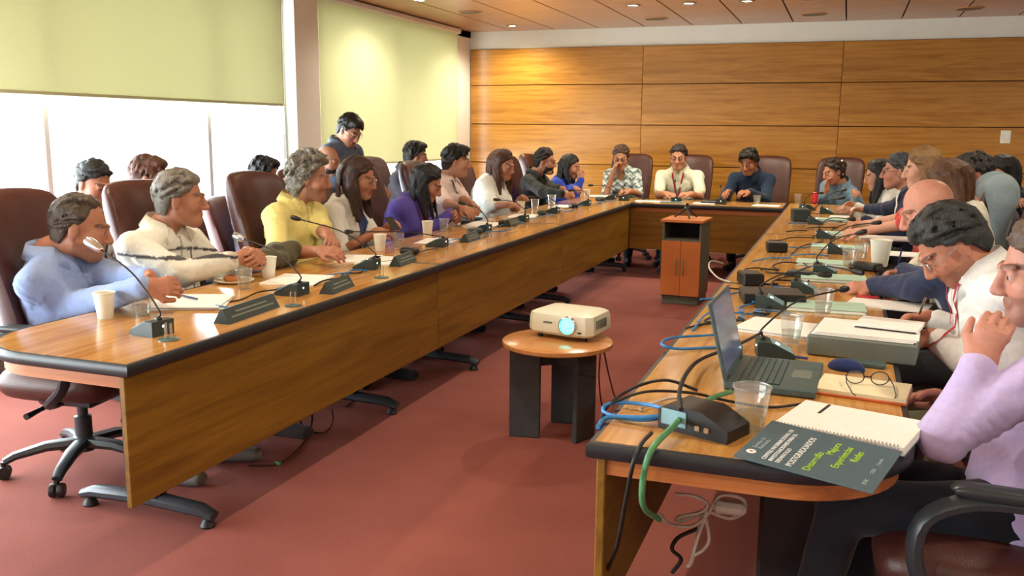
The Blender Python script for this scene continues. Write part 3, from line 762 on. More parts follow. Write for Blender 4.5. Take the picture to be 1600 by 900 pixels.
    for s in (-1, 1):
        ue = SH[s] + (EL[s] - SH[s]) * min(1, sleeve / .55)
        lg = .014 + loose * .6
        vs.cap(SH[s] - ST * s * .018 - U * .012, ue, .047 * sz + lg, .043 * sz * rad + lg, .035)
        if sleeve > .55:
            fe = EL[s] + (WR[s] - EL[s]) * min(1, (sleeve - .55) / .45) * .97
            vs.cap(EL[s], fe, .043 * sz * rad + lg, .031 * sz * rad + lg * .7, .02)
            vs.cap(fe - unit(fe - EL[s]) * .03, fe, .034 * sz * rad + lg * .6, .034 * sz * rad + lg * .6, .004)
    # neck opening
    vs.cap(N - U * .015, N + U * .2, .058 * sz, .085 * sz, .008, 'cut')
    if collar != 'round': vs.cap(N - U * (.02 if collar else .07) + FT * .085 * sz, N + U * .08 + FT * .09 * sz, .014 if collar else .045, .04, .008, 'cut')
    P, Q = vs.mesh()
    rel = P - hip; lu = rel @ S_; lv = rel @ U / L; lw_ = rel @ F_
    # folds of the cloth
    nrm = np.zeros_like(P)
    fn = np.cross(P[Q[:, 1]] - P[Q[:, 0]], P[Q[:, 2]] - P[Q[:, 0]])
    for j in range(4): np.add.at(nrm, Q[:, j], fn)
    nrm /= (np.linalg.norm(nrm, axis=1, keepdims=True) + 1e-12)
    pw = P @ np.array([[1, .3, .2], [-.2, 1, .3], [.5, -.4, .8]])
    P = P + nrm * (.005 * snoise(pw, 34, seed) + .0045 * np.abs(np.sin(pw[:, 2] * 75 + 3 * np.sin(pw[:, 0] * 22)))* (snoise(P, 14, seed + 3) > .1))[:, None]
    c0 = np.array(lin(shirt)); C = np.tile(c0, (len(P), 1))
    arm = np.min([np.linalg.norm(P - (SH[s] + np.clip(((P - SH[s]) @ (EL[s] - SH[s])) / ua ** 2, .12, 1)[:, None] * (EL[s] - SH[s])), axis=1) for s in (-1, 1)], 0) < .075
    for s in (-1, 1): arm |= np.linalg.norm(P - (EL[s] + np.clip(((P - EL[s]) @ (WR[s] - EL[s])) / ((WR[s] - EL[s]) @ (WR[s] - EL[s])), 0, 1)[:, None] * (WR[s] - EL[s])), axis=1) < .075
    if pat is not None: C = pat(C, lu, lv, lw_, arm, P)
    so = np_mesh('shirt', P, Q, C, 'cloth', body, off)
    if collar is True:
        # folded shirt collar: two leaves round the neck
        cg = G(); vs_, fs_ = [], []; n = 22
        for k in range(n + 1):
            a = -2.55 + 5.1 * k / n          # 0 = back of the neck
            dr = -FT * math.cos(a) + ST * math.sin(a); fr_ = abs(a) / 2.55
            base = N + U * (.034 - .040 * fr_ ** 2) * sz; r_ = (.074 + .010 * fr_) * sz
            vs_ += [base + dr * r_, base + dr * (r_ - .002) + U * .034 * sz, base + dr * (r_ + .026 + .016 * fr_) + U * (-.014 - .034 * fr_ ** 3) * sz, base + dr * (r_ + .018 + .012 * fr_) + U * (-.022 - .036 * fr_ ** 3) * sz]
        for k in range(n):
            for j in range(3): fs_.append((k * 4 + j, k * 4 + j + 1, k * 4 + 5 + j, k * 4 + 4 + j))
        np_mesh('collar', np.array(vs_), np.array(fs_), c0 * .97, 'cloth', so, off)
    def front(u, v):
        b = hip + U * v * L + ST * u
        for sstep in np.arange(.23 + belly, -.05, -.004):
            p = b + FT * sstep
            if vs.at(p) < 0: return p + FT * .012
        return b + FT * .12
    if lanyard:
        for s in (-1, 1):
            pts = [N + ST * s * .066 + U * .012 - FT * .03, N + ST * s * .07 + FT * .03 + U * .0] + [front(s * (.062 - .056 * k / 6), .98 - .50 * k / 6) for k in range(7)]
            vv = []; ff = []
            for k, p in enumerate(pts):
                tn = unit(pts[min(k + 1, 8)] - pts[max(k - 1, 0)]); wd = unit(np.cross(tn, FT)) * .0085; vv += [p - wd, p + wd]
            for k in range(8): ff.append((2 * k, 2 * k + 1, 2 * k + 3, 2 * k + 2))
            np_mesh('lanyard', np.array(vv), np.array(ff), lin(lanyard), 'cloth', body, off)
        bp = front(0, .44); bg = G(); Mb = Matrix((( *S_, 0), (*F_, 0), (*U, 0), (0, 0, 0, 1))).transposed(); Mb = Matrix.Translation(Vector(bp - np.array(off))) @ Mb
        bg.box((0, .004, -.03), (.06, .004, .085), .001, M=Mb).build('badge', 'paper', body)
    # ---- trousers and shoes
    if legs:
        vt = Vol(np.min([hip] + [x for s in ks for x in ks[s]], 0) - .19, np.max([hip] + [x for s in ks for x in ks[s]], 0) + .19, .016)
        vt.cap(hip - U * .03, hip + U * .05, .160, .158, .05, u=S_, e0=.122, e1=.120)
        for s in (-1, 1): vt.cap(ks[s][0], ks[s][1], .092, .066, .03); vt.cap(ks[s][1], ks[s][2] + V3(0, 0, .03), .064, .052, .02)
        P, Q = vt.mesh(); P = P + (.004 * snoise(P, 30, seed))[:, None] * V3(.5, .5, .7); np_mesh('trousers', P, Q, lin(trousers), 'cloth', body, off)
        for s in (-1, 1):
            o = link('shoe', shoe_mesh(shoes, shoes), body); an = ks[s][2]; o.location = (an[0] - off[0], an[1] - off[1], 0); o.rotation_euler = (0, 0, fa - math.pi / 2 - s * .12)
    # ---- hair
    st, hc = hair[0], np.array(lin(hair[1]))
    if st != 'none':
        hv = .0062 if fine else .0082
        ln = "long" in st; m = .19 * sz
        lo = H - m; hi = H + m
        if ln: lo = lo + V3(0, 0, -.28); lo[:2] -= .06; hi[:2] += .06
        v = Vol(lo, hi, hv); th = {'short': .014, 'curly': .034, 'crop': .007, 'bald_fringe': .009, 'receding': .010, 'full': .020, 'thick': .018}.get(st, .016)
        v.ell(hw((0, -.016, .030)), ((.073 + th * .5) * sz, (.091 + th * .62) * sz, (.088 + th * .78) * sz), .01, M=HM / sz)
        if st not in ('crop', 'bald_fringe'): v.ell(hw((0, -.05, -.03)), ((.062 + th * .6) * sz, (.05 + th) * sz, (.06 + th) * sz), .03, M=HM / sz)
        if st == 'full': v.ell(hw((.01, .045, .10)), (.06 * sz, .05 * sz, .03 * sz), .03, M=HM / sz)
        X = v.lo[0] + hv * np.arange(v.n[0])[:, None, None]; Y = v.lo[1] + hv * np.arange(v.n[1])[None, :, None]; Z = v.lo[2] + hv * np.arange(v.n[2])[None, None, :]
        A = HM / sz ** 2
        lx, ly, lz = (((X - H[0]) * A[0, i] + (Y - H[1]) * A[1, i] + (Z - H[2]) * A[2, i]) for i in range(3))
        prof = {'short': ([-.2, -.06, -.035, -.012, .022, .050, .066, .12], [-.085, -.075, -.012, -.004, .030, .052, .074, .088]),
                'crop': ([-.2, -.06, -.035, -.012, .022, .050, .066, .12], [-.07, -.05, -.005, .0, .035, .058, .076, .09]),
                'receding': ([-.2, -.06, -.035, -.012, .02, .035, .05, .12], [-.08, -.07, -.01, .0, .045, .085, .104, .13]),
                'bald_fringe': ([-.2, -.06, -.035, -.012, .022, .050, .066, .12], [-.065, -.05, -.005, .0, .05, .14, .2, .3]),
                'curly': ([-.2, -.06, -.03, -.012, .018, .040, .060, .12], [-.11, -.11, -.05, -.02, .012, .052, .086, .10])}.get(st.replace('full', 'short').replace('thick', 'short'), ([-.2, -.06, -.035, .0, .03, .055, .07, .12], [-.3, -.3, -.2, -.02, .03, .055, .080, .09]))
        cut = np.interp(ly, prof[0], prof[1]) - lz
        if st == 'bald_fringe': cut = np.maximum(cut, (lz - .055 - .25 * np.maximum(0, -ly)) )
        jag = (.006 * np.sin(lx * 160 + seed) + .004 * np.sin(lx * 310 + ly * 200)).astype(np.float32)
        v.F = -smin(-v.F, -(cut + jag).astype(np.float32), .012)
        if ln:
            dn = V3(0, 0, -1); bk = unit(V3(hf[0], hf[1], 0) + 1e-6) * -1
            ln_ = .30 if 'longer' in st else .24
            b0 = hw((0, -.055, .02)); b1 = b0 + dn * ln_ + bk * .03
            v.cap(b0, b1, .080 * sz, .070 * sz, .03, u=hs, e0=.045 * sz, e1=.028)
            for s in (-1, 1):
                a0 = hw((s * .070, -.008, .045)); a1 = hw((s * .080, -.012, -.06)); a2 = a1 + dn * (ln_ - .10) - bk * (.05 if 'front' in st else .015) + hs * s * .012
                v.cap(a0, a1, .022 * sz, .026 * sz, .02); v.cap(a1, a2, .028 * sz, .018 * sz, .02)
        rng = random.Random(seed * 13)
        if st not in ('crop', 'bald_fringe'):
            up_ = {'full': (.15, .40), 'curly': (.9, .9)}  .get(st, (.10, .30)); nl = 40 if ln else (150 if fine else 110)
            for _ in range(nl * 3):
                dr = unit(np.array([rng.gauss(0, 1), rng.gauss(-.15, 1), rng.gauss(.45, .9)]))
                p = np.array([0, -.016, .030]) + dr * np.array([.073 + th * .75, .091 + th * .75, .088 + th * .8])
                if p[2] < np.interp(p[1], prof[0], prof[1]) + .004: continue
                nl -= 1
                if nl < 0: break
                fl = np.array([rng.gauss(0, .35) + .5 * p[0] / .08, -.9 if st != 'full' else .15 - 6 * max(0, .02 - p[1]), -.35]); fl = unit(fl - dr * (fl @ dr)) ; lf = rng.uniform(*up_)
                L_ = rng.uniform(.018, .034); q1 = p + (fl * (1 - lf * .6) + dr * lf * .5) * L_; q2 = q1 + (fl * (1 - lf * .3) + dr * (lf * .3 - .28)) * L_
                rr = rng.uniform(.007, .012) * (1.2 if st == 'curly' else 1)
                v.cap(hw(p), hw(q1), rr, rr * .8, .005); v.cap(hw(q1), hw(q2), rr * .8, rr * .35, .005)
        if ln:
            for k in range(46):
                y0 = rng.uniform(-.10, .045); s = 1 if k % 2 else -1; pts = []
                for j, thh in enumerate((8, 38, 66, 92)):
                    a_ = R(thh); yy_ = y0 - .012 * j; sc_ = math.sqrt(max(.12, 1 - ((y0 + .016) / .108) ** 2))
                    pts.append(hw((s * math.sin(a_) * (.080 + th * .6) * sc_, yy_, .030 + math.cos(a_) * (.092 + th * .5) * sc_ - (.01 if j > 2 else 0))))
                q = pts[-1]; dl = rng.uniform(.6, 1.0) * (ln_ - .02) / 3; sd = hs * s * rng.uniform(-.004, .012)
                fwd = -bk * (.014 if 'front' in st and y0 > -.03 else -.006)
                for j in range(3): q = q + dn * dl + fwd + sd * (1 if j == 0 else -.6); pts.append(q)
                r0 = rng.uniform(.009, .014)
                for j in range(len(pts) - 1): v.cap(pts[j], pts[j + 1], r0 * (1 - .09 * j), r0 * (1 - .09 * (j + 1)), .006)
        if st == 'bun' or 'bun' in st: v.ell(hw((0, -.115, .03)), (.04,) * 3, .02)
        P, Q = v.mesh()
        if len(P):
            l = (P - H) @ A; amp = {'curly': .010, 'crop': .001, 'bald_fringe': .001, 'receding': .0022}.get(st, .0045)
            if st == 'curly': dv = snoise(P, 95, seed) * .8 + snoise(P, 190, seed + 1) * .5
            else: dv = snoise(P * np.array([1, 1, .5]), 150, seed) * .6 + snoise(P, 55, seed) * .4; amp *= .5
            P = P + unit_rows(P - H) * (amp * dv)[:, None]
            tone = (1 + .30 * np.clip(dv, -1, 1) + .15 * snoise(P, 25, seed))
            C = np.clip(hc[None, :] * tone[:, None], 0, 1)
            np_mesh('hair', P, Q, C, 'hair', body, off)
    if beard and beard != 'stubble':
        v = Vol(H - .16, H + .16, .0068)
        v.ell(hw((0, .029, -.054)), (.067 * sz, .068 * sz, .072 * sz), .01, M=HM / sz); v.ell(hw((0, .070, -.100)), (.030, .026, .026), .02)
        v.cap(hw((-.024, .085, -.052)), hw((.024, .085, -.052)), .009, .009, .006)
        v.cap(hw((-.016, .092, -.066)), hw((.016, .092, -.066)), .010, .010, .003, 'cut')
        X = v.lo[0] + v.vox * np.arange(v.n[0])[:, None, None]; Y = v.lo[1] + v.vox * np.arange(v.n[1])[None, :, None]; Z = v.lo[2] + v.vox * np.arange(v.n[2])[None, None, :]
        A = HM / sz ** 2
        ly, lz = (((X - H[0]) * A[0, i] + (Y - H[1]) * A[1, i] + (Z - H[2]) * A[2, i]) for i in (1, 2))
        v.F = np.maximum(v.F, (lz + .047 + np.clip(.065 - ly, -.0, .06) * .0 - np.clip(.05 - ly, 0, .05) * .9).astype(np.float32)); v.F = np.maximum(v.F, (.0 - ly).astype(np.float32))
        P, Q = v.mesh()
        if len(P): P = P + unit_rows(P - H) * (.002 * snoise(P, 120, seed))[:, None]; np_mesh('beard', P, Q, np.clip(np.array(lin(beard)) * (1 + .25 * snoise(P, 90, seed))[:, None], 0, 1), 'hair', body, off)
    if fine:
        for s in (-1, 1):
            vv, ff = [], []; c = hw((s * .031, .0735, .0015)); r_ = .0150 * sz; na, nb_ = 14, 9
            for i in range(nb_ + 1):
                for j in range(na):
                    th_ = math.pi * i / nb_; ph = 2 * math.pi * j / na; vv.append(c + (HM / sz) @ np.array([math.sin(th_) * math.cos(ph), math.cos(th_), math.sin(th_) * math.sin(ph)]) * r_)
            for i in range(nb_):
                for j in range(na): ff.append((i * na + j, i * na + (j + 1) % na, (i + 1) * na + (j + 1) % na, (i + 1) * na + j))
            vv = np.array(vv); f_ = ((vv - c) / r_) @ (HM / sz)[:, 1]; np_mesh('eye', vv, np.array(ff), np.where((f_ > .85)[:, None], np.array([[.02, .012, .008]]), np.array([[.62, .58, .55]])), 'skin', body, off)
    if glasses:
        gg = G(); o3 = np.array(off)
        for s in (-1, 1):
            ring = [Vector(hw((s * .032 + .022 * math.cos(a), .098 - .006 * abs(math.cos(a)), .003 + .017 * math.sin(a))) - o3) for a in np.linspace(0, 2 * math.pi, 15)]
            gg.tube(ring, .0016, 5, cap=False)
            gg.tube([Vector(hw((s * .054, .092, .008)) - o3), Vector(hw((s * .078, .06, .008)) - o3), Vector(hw((s * .083, -.01, .006)) - o3)], .0016, 5)
        gg.tube([Vector(hw((-.010, .098, .006)) - o3), Vector(hw((.010, .098, .006)) - o3)], .0016, 5)
        gg.build('glasses', glasses, body)
    return dict(body=body, hw=hw, WR=WR, HD=HD, EL=EL, off=off, front=front, N=N, U=U, FT=FT, ST=ST)
def unit_rows(a): return a / (np.linalg.norm(a, axis=1, keepdims=True) + 1e-9)
# ------------------------------------------------------------------ the people
def ang(a): return np.array([math.cos(R(a)), math.sin(R(a)), 0])
def clasp(c, face, sp=.045):
    c = np.array(c); f = ang(face); s = np.array([f[1], -f[0], 0])
    return dict(rh=c + s * sp - f * .07, lh=c - s * (sp + .005) - f * .075 + V3(0, 0, .012), hdir=(f * .8 - s * .55 + V3(0, 0, .05), f * .8 + s * .6), palm=(-s * .9 - V3(0, 0, .35), s * .9 - V3(0, 0, .35)), curl=(.75, .85))
def stripes(c, lw=.0):
    pass
C_ = lambda h: np.array(lin(h))
def p_guayabera(C, u, v, w, arm, P):
    d = C_('#4a4a4e')
    C[(np.abs(v - .83 + .25 * np.abs(u)) < .014)] = d
    C[(w > 0) & ~arm & (np.abs(np.abs(u) - .075) < .008) & (v < .83)] = d
    C[(w > 0) & ~arm & (np.abs(u) < .006)] = C_('#8a8a86')
    return C
def p_open(inner, half=.05, top=1.2):
    def f(C, u, v, w, arm, P):
        C[(w > 0.02) & ~arm & (np.abs(u) < half * (.45 + .75 * np.clip(v, 0, 1))) & (v < top)] = C_(inner); return C
    return f
def p_print(cols, fr=70):
    def f(C, u, v, w, arm, P):
        n = snoise(P, fr, 2) + .6 * snoise(P, fr * 1.9, 5)
        C[n > .25] = C_(cols[0]); C[n < -.35] = C_(cols[1]); return C
    return f
def p_boy(C, u, v, w, arm, P):
    C[~arm & (w > -.03) & (np.abs(np.abs(u) - .06) < .012)] = C_('#33343c'); return C
def p_placket(C, u, v, w, arm, P):
    C[(w > 0) & ~arm & (np.abs(np.abs(u) - .018) < .005)] *= .72; return C
def p_lav(C, u, v, w, arm, P):
    return C
def Lrow(px, py, X=-2.98): return rx(px, py, X)
DK = '#17120f'
# left row, from the near end
h = Lrow(128, 357, -2.95)
person('man in light blue shirt at the near end of the left table', (-2.99, h.y + .02), 16, h, 32, 12, tuck=-.02, elbow=(rx(112, 478, -2.93), None), **clasp(tp(262, 448, .865), 0), shoulder=.165, shirt='#8fa6d4', pat=p_placket, hair=('receding', '#463c33'), skin='#b07a60', fine=True, size=1.07, belly=.03, seat=.47, trousers='#2a2a30', shoes='#6e6862', beard='stubble', hunch=.85)
chair('brown leather chair of the man in light blue', -3.02, h.y + .0, 8)
h = Lrow(284, 311)
person('grey-haired man in white embroidered shirt with dark bands', (-3.12, h.y - .03), -6, h, 30, 4, tuck=-.12, elbow=(rx(285, 428, -2.84), None), **clasp(tp(402, 402, .86), 10), shirt='#e4e6da', pat=p_guayabera, hair=('short', '#6e6a62'), skin='#b27c62', fine=True, size=1.07, belly=.035, seat=.52, sleeve=.93, trousers='#2a2a30', shoes='#33272a')
chair('brown leather chair behind the man in the embroidered shirt', -3.02, h.y + .05, -4)
h = Lrow(486, 279)
person('man in pale yellow shirt with bushy grey curls', (-3.10, h.y - .02), -8, h, 22, 6, tuck=-.12, elbow=(rx(436, 396, -2.92), None), rh=tp(500, 393, .83), lh=tp(520, 385, .84), shirt='#e6dc8c', pat=p_placket, hair=('curly', '#77746a'), skin='#b17d66', fine=True, size=1.07, belly=.04, sleeve=.50, beard='stubble', seat=.52, trousers='#3b3a30', shoes='#17171a', curl=(.5, .5))
chair('brown leather chair to the left of the man with grey curls', -3.13, h.y - .02, -4)
h = Lrow(562, 279, -2.93)
person('woman with long brown hair and glasses holding a phone', (-3.08, h.y), 0, h, 8, 14, rh=tp(588, 362, .84), lh=tp(608, 352, .87), shirt='#dfe2dc', pat=p_open('#23345f', .055), hair=('longer_front', '#3a251c'), skin='#ad7a60', fem=True, glasses='chrome', sleeve=.62, seat=.50, size=1.03, collar=False, hdir=(ang(0) * .9 + V3(0, .3, 0), None), curl=(.7, .9))
chair('brown leather chair behind the woman with the phone', -3.13, h.y, -6)
h = Lrow(668, 287, -2.84)
person('woman in purple jacket with long black hair leaning forward', (-3.08, h.y - .03), -6, h, 12, 26, **clasp(tp(716, 337, .83), 10), shirt='#54479e', pat=p_open('#c0207c', .05), hair=('longer_front', '#15131a'), skin='#a9765e', fem=True, seat=.50, size=1.05, collar=False, loose=.012)
chair('brown leather chair behind the purple jacket', -3.13, h.y - .02, 0)
h = Lrow(714, 252, -3.0)
person('man with swept black hair and lanyard in pale pink shirt', (-3.12, h.y), 0, h, 18, 6, rh=tp(738, 338, .84), lh=tp(748, 332, .84), shirt='#e6d5d2', hair=('full', DK), skin='#ae7d63', sleeve=.52, lanyard='#3c4258', seat=.52, size=1.05)
chair('brown leather chair of the man with lanyard by the corner', -3.13, h.y + .02, 0)
h = Lrow(786, 258, -2.93)
person('woman in loose white blouse with long brown hair', (-3.10, h.y), -4, h, -8, 16, rh=tp(796, 320, .84), lh=tp(812, 312, .85), shirt='#e3ece8', hair=('longer_front', '#4a2d1c'), skin='#ad7c64', fem=True, sleeve=.66, loose=.022, seat=.52, size=1.05, collar=False, hdir=(V3(.3, .9, 0), None))
chair('brown leather chair beside the loose white blouse', -3.13, h.y + .02, 0)
h = Lrow(852, 252, -2.96)
person('bearded man in black shirt with clasped hands', (-3.10, h.y), -8, h, 6, 8, **clasp(tp(892, 303, .85), -5), shirt='#1c1f1e', hair=('short', DK), skin='#b07d63', beard='#1a1412', glasses='black_plastic', seat=.54, size=1.06, trousers='#1d1d20')
chair('brown leather chair of the bearded man in black', -3.13, h.y + .02, 0)
h = Lrow(892, 261, -2.90)
person('woman in bright blue jacket with hand at her face', (-3.06, h.y), -8, h, -2, 12, rh=h + Vector((.13, -.04, -.14)), lh=tp(915, 302, .84), shirt='#2342b0', hair=('longer_front', '#1b1a17'), skin='#ad7a60', fem=True, seat=.50, size=1.03, collar=False, hdir=(V3(-.2, 0, 1), None), curl=(.8, .6))
chair('brown leather chair of the woman in bright blue', -3.13, h.y, 0)
# second row on the window side
h = rx(148, 287, -3.9)
person('boy with black hair in white shirt against the window', (-4.02, h.y), -8, h, -6, 20, shirt='#e8eaec', pat=p_boy, hair=('short', '#1d2124'), skin='#b98068', seat=.48, size=.98, sleeve=.5)
chair('brown chair of the boy by the window', -4.06, h.y, 0, True)
h = rx(234, 278, -3.95)
person('brown-haired person half hidden behind a chair at the window', (-4.05, h.y), 0, h, 30, 10, shirt='#8d7a74', hair=('full', '#5b3d33'), skin='#b98a78', seat=.50)
chair('reddish chair in the second row behind the embroidered shirt', -4.05, h.y, 0, True)
p = rx(325, 365, -3.95)
chair('reddish chair in the second row left of the empty chair', -3.95, p.y - .05, 0, True)
h = rx(415, 274, -3.95)
person('person whose black hair shows above the empty chair', (-4.05, h.y), 0, h, 20, 10, shirt='#5b5660', hair=('full', '#14161a'), skin='#a9785f', seat=.48)
chair('reddish chair in the second row behind the empty chair', -4.08, h.y, 0, True)
h = rx(513, 252, -3.85)
person('balding man with dark beard behind the grey curls', (-4.0, h.y - .1), -10, h, 2, 10, shirt='#3d4a63', hair=('bald_fringe', '#4b4b50'), skin='#bb8a70', beard='#2b1d19', seat=.50, lh=h + Vector((.16, .04, -.17)), hdir=(None, V3(-.1, 0, 1)))
h = rx(547, 204, -3.75)
person('young man standing in grey-blue shirt looking down', (h.x - .08, h.y + .02), -10, h, -14, 34, shirt='#55637c', hair=('full', '#14130f'), skin='#b98468', glasses='chrome', standing=True, seat=.80, size=.98, trousers='#22242a', rh=V3(h.x + .2, h.y - .1, 1.0), lh=V3(h.x + .22, h.y + .1, 1.0))
h = rx(650, 243, -3.8)
person('dark-haired person in the back row left of the pink shirt', (-3.95, h.y), 0, h, 40, 8, shirt='#3b3a44', hair=('full', '#15120f'), skin='#a9785f', seat=.52)
chair('brown chair in the back row behind the purple jacket', -4.02, h.y, 0)
# head table
HYP = 10.2
def hd(px, py, Y=HYP): return ry(px, py, Y)
h = hd(970, 246, 10.12)
person('woman in grey patterned blouse with hand at her mouth', (h.x + .02, 10.36), -88, h, -82, 18, rh=h + Vector((-.05, -.12, -.16)), lh=ry(985, 298, 9.80), shirt='#9fb4b4', pat=p_print(('#dfe6e2', '#51686e')), hair=('bun', '#4a3628'), skin='#b48468', fem=True, glasses='black_plastic', sleeve=.5, seat=.52, size=1.06, collar=False, hdir=(V3(.1, .2, 1), V3(-.7, -.5, 0)), curl=(.8, .5))
chair('brown leather chair of the woman in patterned blouse', h.x + .01, 10.44, -90)
h = hd(1060, 246, 10.12)
person('man in white short-sleeved shirt with red lanyard at the head table', (h.x, 10.36), -90, h, -88, 10, rh=ry(1040, 303, 9.78), lh=ry(1080, 303, 9.78), shirt='#e6ead2', hair=('short', '#2d2622'), skin='#bd8a6c', glasses='black_plastic', sleeve=.42, lanyard='#a8242c', seat=.54, size=1.08, hdir=(V3(.8, -.4, 0), V3(-.8, -.4, 0)), belly=.02, shoulder=.20)
chair('brown leather chair of the man with red lanyard', h.x + .06, 10.46, -90)
h = hd(1170, 253, 10.08)
person('man in dark blue shirt looking down at the head table', (h.x + .04, 10.36), -95, h, -108, 26, rh=ry(1138, 300, 9.80), lh=ry(1172, 300, 9.78), shirt='#1d2f47', hair=('full', '#16130f'), skin='#a97458', seat=.54, size=1.06, hdir=(V3(-.2, -.9, 0), V3(-.7, -.5, 0)), shoulder=.19)
chair('brown leather chair of the man in dark blue', h.x + .16, 10.46, -90)
h = hd(1302, 268, 10.0)
ORN = person('woman in denim shirt with white hair ornament at the corner', (h.x + .06, 10.26), -118, h, -150, 18, rh=h + Vector((-.05, -.09, -.18)), lh=ry(1335, 300, 9.72), shirt='#6d8ca0', hair=('bun', '#2b1d18'), skin='#b98468', fem=True, glasses='chrome', seat=.50, size=1.04, sleeve=.9, hdir=(V3(0, 0, 1), V3(.2, -.8, .1)))
chair('brown leather chair of the woman in denim', h.x + .03, 10.40, -100)
# right row, far to near
h = ry(1371, 274, 8.5)
person('girl with long black hair and white top in the far right row', (.42, 8.55), 185, h, 186, 16, rh=tp(1340, 322, .82), lh=tp(1332, 330, .82), shirt='#e6e6e0', hair=('longer_front', '#14110f'), skin='#bb8a72', fem=True, seat=.50, collar=False)
chair('dark chair of the girl in white in the far right row', .52, 8.5, 180)
h = ry(1402, 268, 7.5)
person('grey-haired man in navy jacket in profile on the right', (.55, 7.5), 182, h, 182, 4, rh=tp(1345, 330, .82), lh=tp(1352, 345, .82), shirt='#1b2542', pat=p_open('#e8e8e4', .04), hair=('short', '#3d4144'), skin='#b9826a', glasses='black_plastic', seat=.54, size=1.06, hdir=(V3(-1, .2, -.1), V3(-1, -.1, -.1)))
chair('dark chair of the man in navy jacket', .66, 7.5, 180)
h = ry(1440, 264, 6.45)
person('fair-haired woman in coral top on the right', (.58, 6.45), 184, h, 178, 10, rh=tp(1350, 352, .82), lh=tp(1345, 362, .82), shirt='#d8504a', hair=('long', '#7a5a34'), skin='#cf9d85', fem=True, sleeve=.5, seat=.54, size=1.05, collar=False, hdir=(V3(-1, .2, -.1), V3(-1, -.1, -.1)))
CHJ = chair('chair with a grey jacket hung over its back', .60, 6.40, 178)
h = ry(1480, 290, 5.35)
person('woman with long brown hair in white behind the bald man', (.62, 5.35), 184, h, 190, 28, shirt='#e8e6d4', hair=('longer', '#5a3a20'), skin='#b98468', fem=True, seat=.50, collar=False)
chair('dark chair of the woman with long brown hair', .74, 5.35, 180)
h = ry(1449, 328, 4.12)
person('bald man in navy suit writing on the right', (.60, 4.15), 186, h, 192, 24, rh=tp(1412, 425, .80), lh=tp(1366, 447, .79), shirt='#2a3452', pat=p_open('#eceef0', .045), hair=('none', '#6a5040'), skin='#c98e78', fine=True, seat=.52, size=1.06, hdir=(V3(-.8, -.3, -.15), V3(-.95, -.1, -.1)), curl=(.9, .45), collar=True)
chair('dark chair of the bald man', .72, 4.15, 180)
h = ry(1484, 384, 3.25)
person('dark-haired man in white shirt with red lanyard writing head bowed', (.62, 3.25), 186, h, 192, 46, rh=tp(1452, 497, .81), lh=tp(1462, 528, .80), shirt='#eef0ee', pat=p_placket, hair=('thick', '#282a28'), skin='#b97c62', fine=True, seat=.53, size=1.03, lanyard='#b3202c', glasses='chrome', beard='stubble', sleeve=.97, trousers='#6b6a4c', tuck=.30, hdir=(V3(-.95, -.25, -.05), V3(-.95, .25, -.05)), curl=(.95, .6), belly=.02)
chair('dark chair of the man with red lanyard on the right', .74, 3.25, 180)
h = ry(1632, 425, 2.62)
LAV = person('man in lavender shirt at the right edge resting chin on hand', (.48, 2.50), 176, h, 186, 10, rh=V3(.36, 2.82, .70), lh=ry(1528, 572, 2.40), loose=-.006, shirt='#bfb0de', hair=('short', '#5a4a40'), skin='#c08a78', fine=True, seat=.52, size=1.08, belly=.03, trousers='#14161f', hdir=(None, V3(.35, .25, 1)), palm=(None, V3(.3, 1, 0)), curl=(.4, .55), elbow=(None, ry(1474, 680, 2.32)), beard='stubble', shoes='#101012')
chair('near-right swivel chair of the man in lavender', .41, 2.46, 176)
# second row on the right
h = ry(1520, 272, 6.7)
person('dark-haired man in the back row behind the grey jacket', (1.0, 6.75), 190, h, 196, 12, shirt='#4b4a50', hair=('full', '#221f1b'), skin='#b07a66', seat=.54, size=1.06)
chair('dark chair in the right back row behind the jacket', 1.08, 6.75, 180)
h = ry(1563, 272, 7.5)
person('girl with black hair and dark jacket at the far right', (1.2, 7.6), 215, h, 222, 18, shirt='#1d1f30', pat=p_open('#d0603a', .06), hair=('longer_front', '#120e10'), skin='#b07a66', fem=True, seat=.54, collar=False, rh=ry(1590, 316, 7.2), lh=ry(1580, 320, 7.2))
chair('dark chair of the girl at the far right', 1.3, 7.68, 215)
# ------------------------------------------------------------------ things on the tables
UNIT = {}
def unit_mesh():
    g = G(); w = .065
    g.prism([(-.085, 0), (.075, 0), (.075, .018), (-.035, .072), (-.085, .072)], -w, w, axis='x')
    UNIT['body'] = g.build('body', 'unit_green').data
    g = G(); a = math.atan2(-.054, .11)
    M = Matrix.Translation((0, .022, .0465)) @ Matrix.Rotation(a, 4, 'X')
    g.box((0, 0, .001), (.11, .10, .006), .002, M=M); UNIT['panel'] = g.build('panel', 'unit_panel').data
    g = G(); g.lathe([(.009, 0), (.009, .004), (.0001, .005)], 10, M=M @ Matrix.Translation((.03, -.025, .004))); UNIT['button'] = g.build('button', 'led_white').data
    g = G(); g.lathe([(.0001, -.003), (.006, 0), (.0001, .003)], 8, M=Matrix.Translation((.0, -.086, .045)) @ Matrix.Rotation(R(90), 4, 'X')); UNIT['led'] = g.build('led', 'led_white').data
    g = G(); g.lathe([(.014, 0), (.014, .012), (.008, .018), (.0001, .018)], 10, c=(0, -.06, .07)); UNIT['stem_socket'] = g.build('stem_socket', 'black_plastic').data
    for n in list(UNIT):
        for o in [o for o in bpy.data.objects if o.data == UNIT[n]]: bpy.data.objects.remove(o)
unit_mesh()
